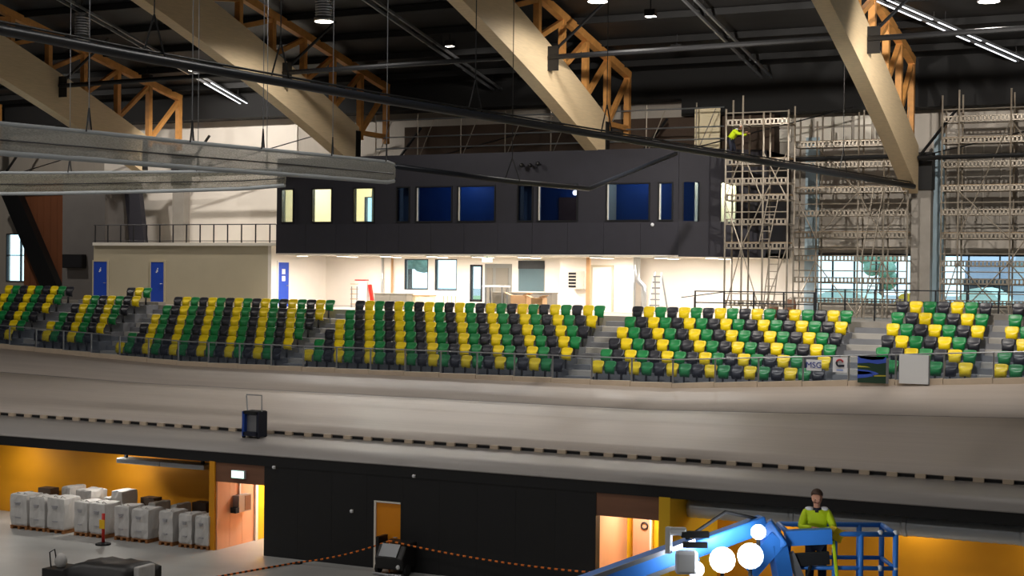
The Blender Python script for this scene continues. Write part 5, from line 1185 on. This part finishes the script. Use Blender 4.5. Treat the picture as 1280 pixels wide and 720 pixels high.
# worker on the scaffold tower, bending
wb_ = PY(906, 181, TY + .5); pz = 14.16
pose2 = dict(pelvis=(-.1, 0, .86), waist=(0, 0, .98), chest=(.17, 0, 1.12), neckb=(.28, 0, 1.22), neck=(.32, 0, 1.26), jaw=(.38, 0, 1.29), skull=(.42, 0, 1.36), crown=(.43, 0, 1.41), lsh=(.2, .18, 1.18), rsh=(.2, -.18, 1.18), lel=(.42, .24, 1.0), rel=(.42, -.24, 1.02), lwr=(.62, .16, 1.05), rwr=(.62, -.16, 1.08),
             lhip=(-.1, .09, .83), rhip=(-.1, -.09, .83), lkn=(.05, .11, .46), rkn=(.0, -.11, .46), lan=(-.08, .11, .085), ran=(-.12, -.11, .085))
person('worker in a yellow jacket bending on top of the scaffold tower', (tx[0] + .12, TY + .5, pz), (1, -.15), pose2, hat=True)

# ------------------------------------------------------------------ boom lift
fx = V(-toc.y, toc.x, 0) * 1.0          # to the left seen from the camera? decided below
rgt = V(RT.x, RT.y, 0).normalized(); dep = V(-rgt.y, rgt.x, 0)
bc = V(base.x, base.y, 0)
PL = lambda r, d, z: bc + rgt * r + dep * d + V(0, 0, z)
lift_o = thing('boom_lift', 'blue boom lift with a railed platform and bright work lights', 'lift', tuple(PL(-3.4, -1.2, 0)))
fl_z = LZ0
x0, x1, d0, d1 = -.55, 1.18, -.5, .42
pf = MB().add([PL(x0, d0, fl_z - .08), PL(x1, d0, fl_z - .08), PL(x1, d1, fl_z - .08), PL(x0, d1, fl_z - .08), PL(x0, d0, fl_z), PL(x1, d0, fl_z), PL(x1, d1, fl_z), PL(x0, d1, fl_z)], [(3, 2, 1, 0), (4, 5, 6, 7), (0, 1, 5, 4), (1, 2, 6, 5), (2, 3, 7, 6), (3, 0, 4, 7)])
pf.build('platform_floor', 'lift_blue', lift_o)
zr1, zr2 = fl_z + 1.13, fl_z + .58
for (a, b) in (((x0, d0), (x1, d0)), ((x1, d0), (x1, d1)), ((x1, d1), (x0, d1)), ((x0, d1), (x0, d0))):
    for z in (zr1, zr2, fl_z + .12): MB().tube([PL(*a, z), PL(*b, z)], .035 if z != zr1 else .042, 8).build('platform_rail', 'lift_blue', lift_o, True)
for a in ((x0, d0), (x1, d0), (x1, d1), (x0, d1), (.2, d0), (.62, d0), (.2, d1), (.8, d1)): MB().tube([PL(*a, fl_z), PL(*a, zr1)], .045, 8).build('platform_post', 'lift_blue', lift_o, True)
for a in ((x1, d0), (x1 - .25, d0)): MB().ball(PL(a[0], a[1], zr2), .05, .05, .05, 8).ball(PL(a[0], a[1], zr1 + .02), .05, .05, .05, 8).build('rail_joint', 'lift_white', lift_o, True)
MB().bar(PL(-.62, -.58, zr1 - .06), PL(.12, -.58, zr1 - .02), .18, .24).build('control_box', 'lift_blue', lift_o)
MB().bar(PL(-.5, -.55, zr1 - .42), PL(.1, -.55, zr1 - .38), .1, .2).build('control_panel', 'rubber', lift_o)
MB().bar(PL(.14, -.5, zr1 + .03), PL(.3, -.44, zr1 - .06), .16, .2).build('cloth', 'glove_yellow', lift_o)
MB().tube([PL(.16, -.56, zr1 - .1), PL(.22, -.58, fl_z + .5), PL(.26, -.56, fl_z)], .03, 6).build('warning_tape', 'hivis', lift_o)
# arm to the platform
MB().bar(PL(-.45, -.62, fl_z - .6), PL(-.78, -.75, zr1 - .12), .2, .26).build('jib', 'lift_blue', lift_o)
MB().bar(PL(-.78, -.75, zr1 - .02), PL(-1.25, -.8, zr1 - .55), .24, .3).build('jib_link', 'lift_blue', lift_o)
MB().tube([PL(-.2, -.6, zr1 - .5), PL(-.35, -.7, fl_z + .3), PL(-.1, -.66, fl_z - .2)], .03, 6).build('hose', 'rubber', lift_o, True)
MB().bar(PL(-.55, -.6, zr1 - .3), PL(-.1, -.6, fl_z - .2), .12, .14).build('cylinder', 'steel_grey', lift_o)
# main boom: from the turntable up to the jib
b0 = PL(-5.2, -2.4, 2.0); b1 = PL(-1.2, -.85, zr1 - .45)
A_ = PD(756, 726, 23.4); A_ = V(A_.x, A_.y, A_.z); B_ = PD(955, 654, 24.3)
MB().bar(A_ - (B_ - A_) * .25, A_.lerp(B_, .55), .3, .36).build('boom_outer', 'lift_blue', lift_o, bevel=.03); MB().bar(A_.lerp(B_, .1), B_, .24, .27).build('boom_inner', 'lift_blue', lift_o, bevel=.03)
for sg_ in (-1, 1): MB().bar(A_ - (B_ - A_) * .25 + V(0, 0, .15 * sg_) - dep * .17, A_.lerp(B_, .55) + V(0, 0, .15 * sg_) - dep * .17, .02, .07).build('edge_strip', 'steel_grey', lift_o)
MB().bar(B_, PL(-.72, -.75, zr1 - .2), .24, .28).build('boom_head', 'lift_blue', lift_o, bevel=.03)
MB().tube([A_.lerp(B_, .5) + V(0, 0, .2), A_.lerp(B_, .75) + V(0, 0, .4), B_ + V(0, 0, .05)], .03, 6).build('hose', 'rubber', lift_o, True)
# lower arm, turntable and chassis (below the frame)
E_ = A_ - (B_ - A_) * .25
MB().bar(E_, PL(-4.6, -2.0, 1.2), .34, .4).build('lower_arm', 'lift_blue', lift_o); MB().bar(PL(-5.4, -2.0, 1.0), PL(-3.2, -2.0, 1.0), 1.3, .9).build('turntable', 'lift_blue', lift_o, bevel=.08); MB().bar(PL(-5.6, -2.0, .5), PL(-2.8, -2.0, .5), 1.5, .4).build('chassis', 'steel_dark', lift_o)
for a in (-5.2, -3.2):
    for d in (-2.75, -1.25): MB().tube([PL(a, d - .15, .42), PL(a, d + .15, .42)], .42, 18).build('wheel', 'rubber', lift_o)
# work lights on the boom, with extra glowing heads for their glare
def work_lamp(px, py, d, r, lit, energy):
    c = PD(px, py, d); n_ = (CAM - c).normalized()
    hs = MB().tube([c - n_ * .16, c - n_ * .05, c + n_ * .04], [r * .55, r * .95, r], 16).build('work_light_glare', 'lift_white', lift_o)
    MB().tube([c + n_ * .04, c + n_ * .05], r * .88, 16).build('lens', 'work_glow' if lit else 'sign_white', hs)
    MB().tube([c - n_ * .08 - V(0, 0, r * .5), c - n_ * .08 - V(0, 0, r + .3)], .03, 6).build('stand', 'rubber', hs)
    if energy: light('work_light_beam', 'POINT', c + n_ * .3 + V(0, 0, .12), energy, (.9, .95, 1), .2, parent=lift_o)
work_lamp(903, 700, 23.5, .2, True, 80); work_lamp(938, 695, 23.5, .2, True, 80); work_lamp(948, 665, 23.7, .12, True, 0); work_lamp(870, 712, 23.4, .13, True, 0)
c = PD(858, 703, 23.2); MB().bar(c - rgt * .17, c + rgt * .17, .16, .36).build('lamp_box', 'lift_white', lift_o, bevel=.05); c = PD(846, 664, 23.2); MB().bar(c - rgt * .15, c + rgt * .15, .12, .12).build('lamp_box', 'lift_white', lift_o, bevel=.03)
c = PD(868, 668, 23.2); MB().bar(c - rgt * .2, c + rgt * .22, .12, .09).build('lamp_bracket', 'rubber', lift_o); c = PD(866, 681, 23.2); MB().bar(c - rgt * .15, c + rgt * .22, .1, .08).build('lamp_bracket', 'rubber', lift_o)
c = PD(836, 675, 23.2); MB().bar(c + V(0, 0, .2), c - V(0, 0, .2), .1, .08).build('lamp_yoke', 'lift_white', lift_o)
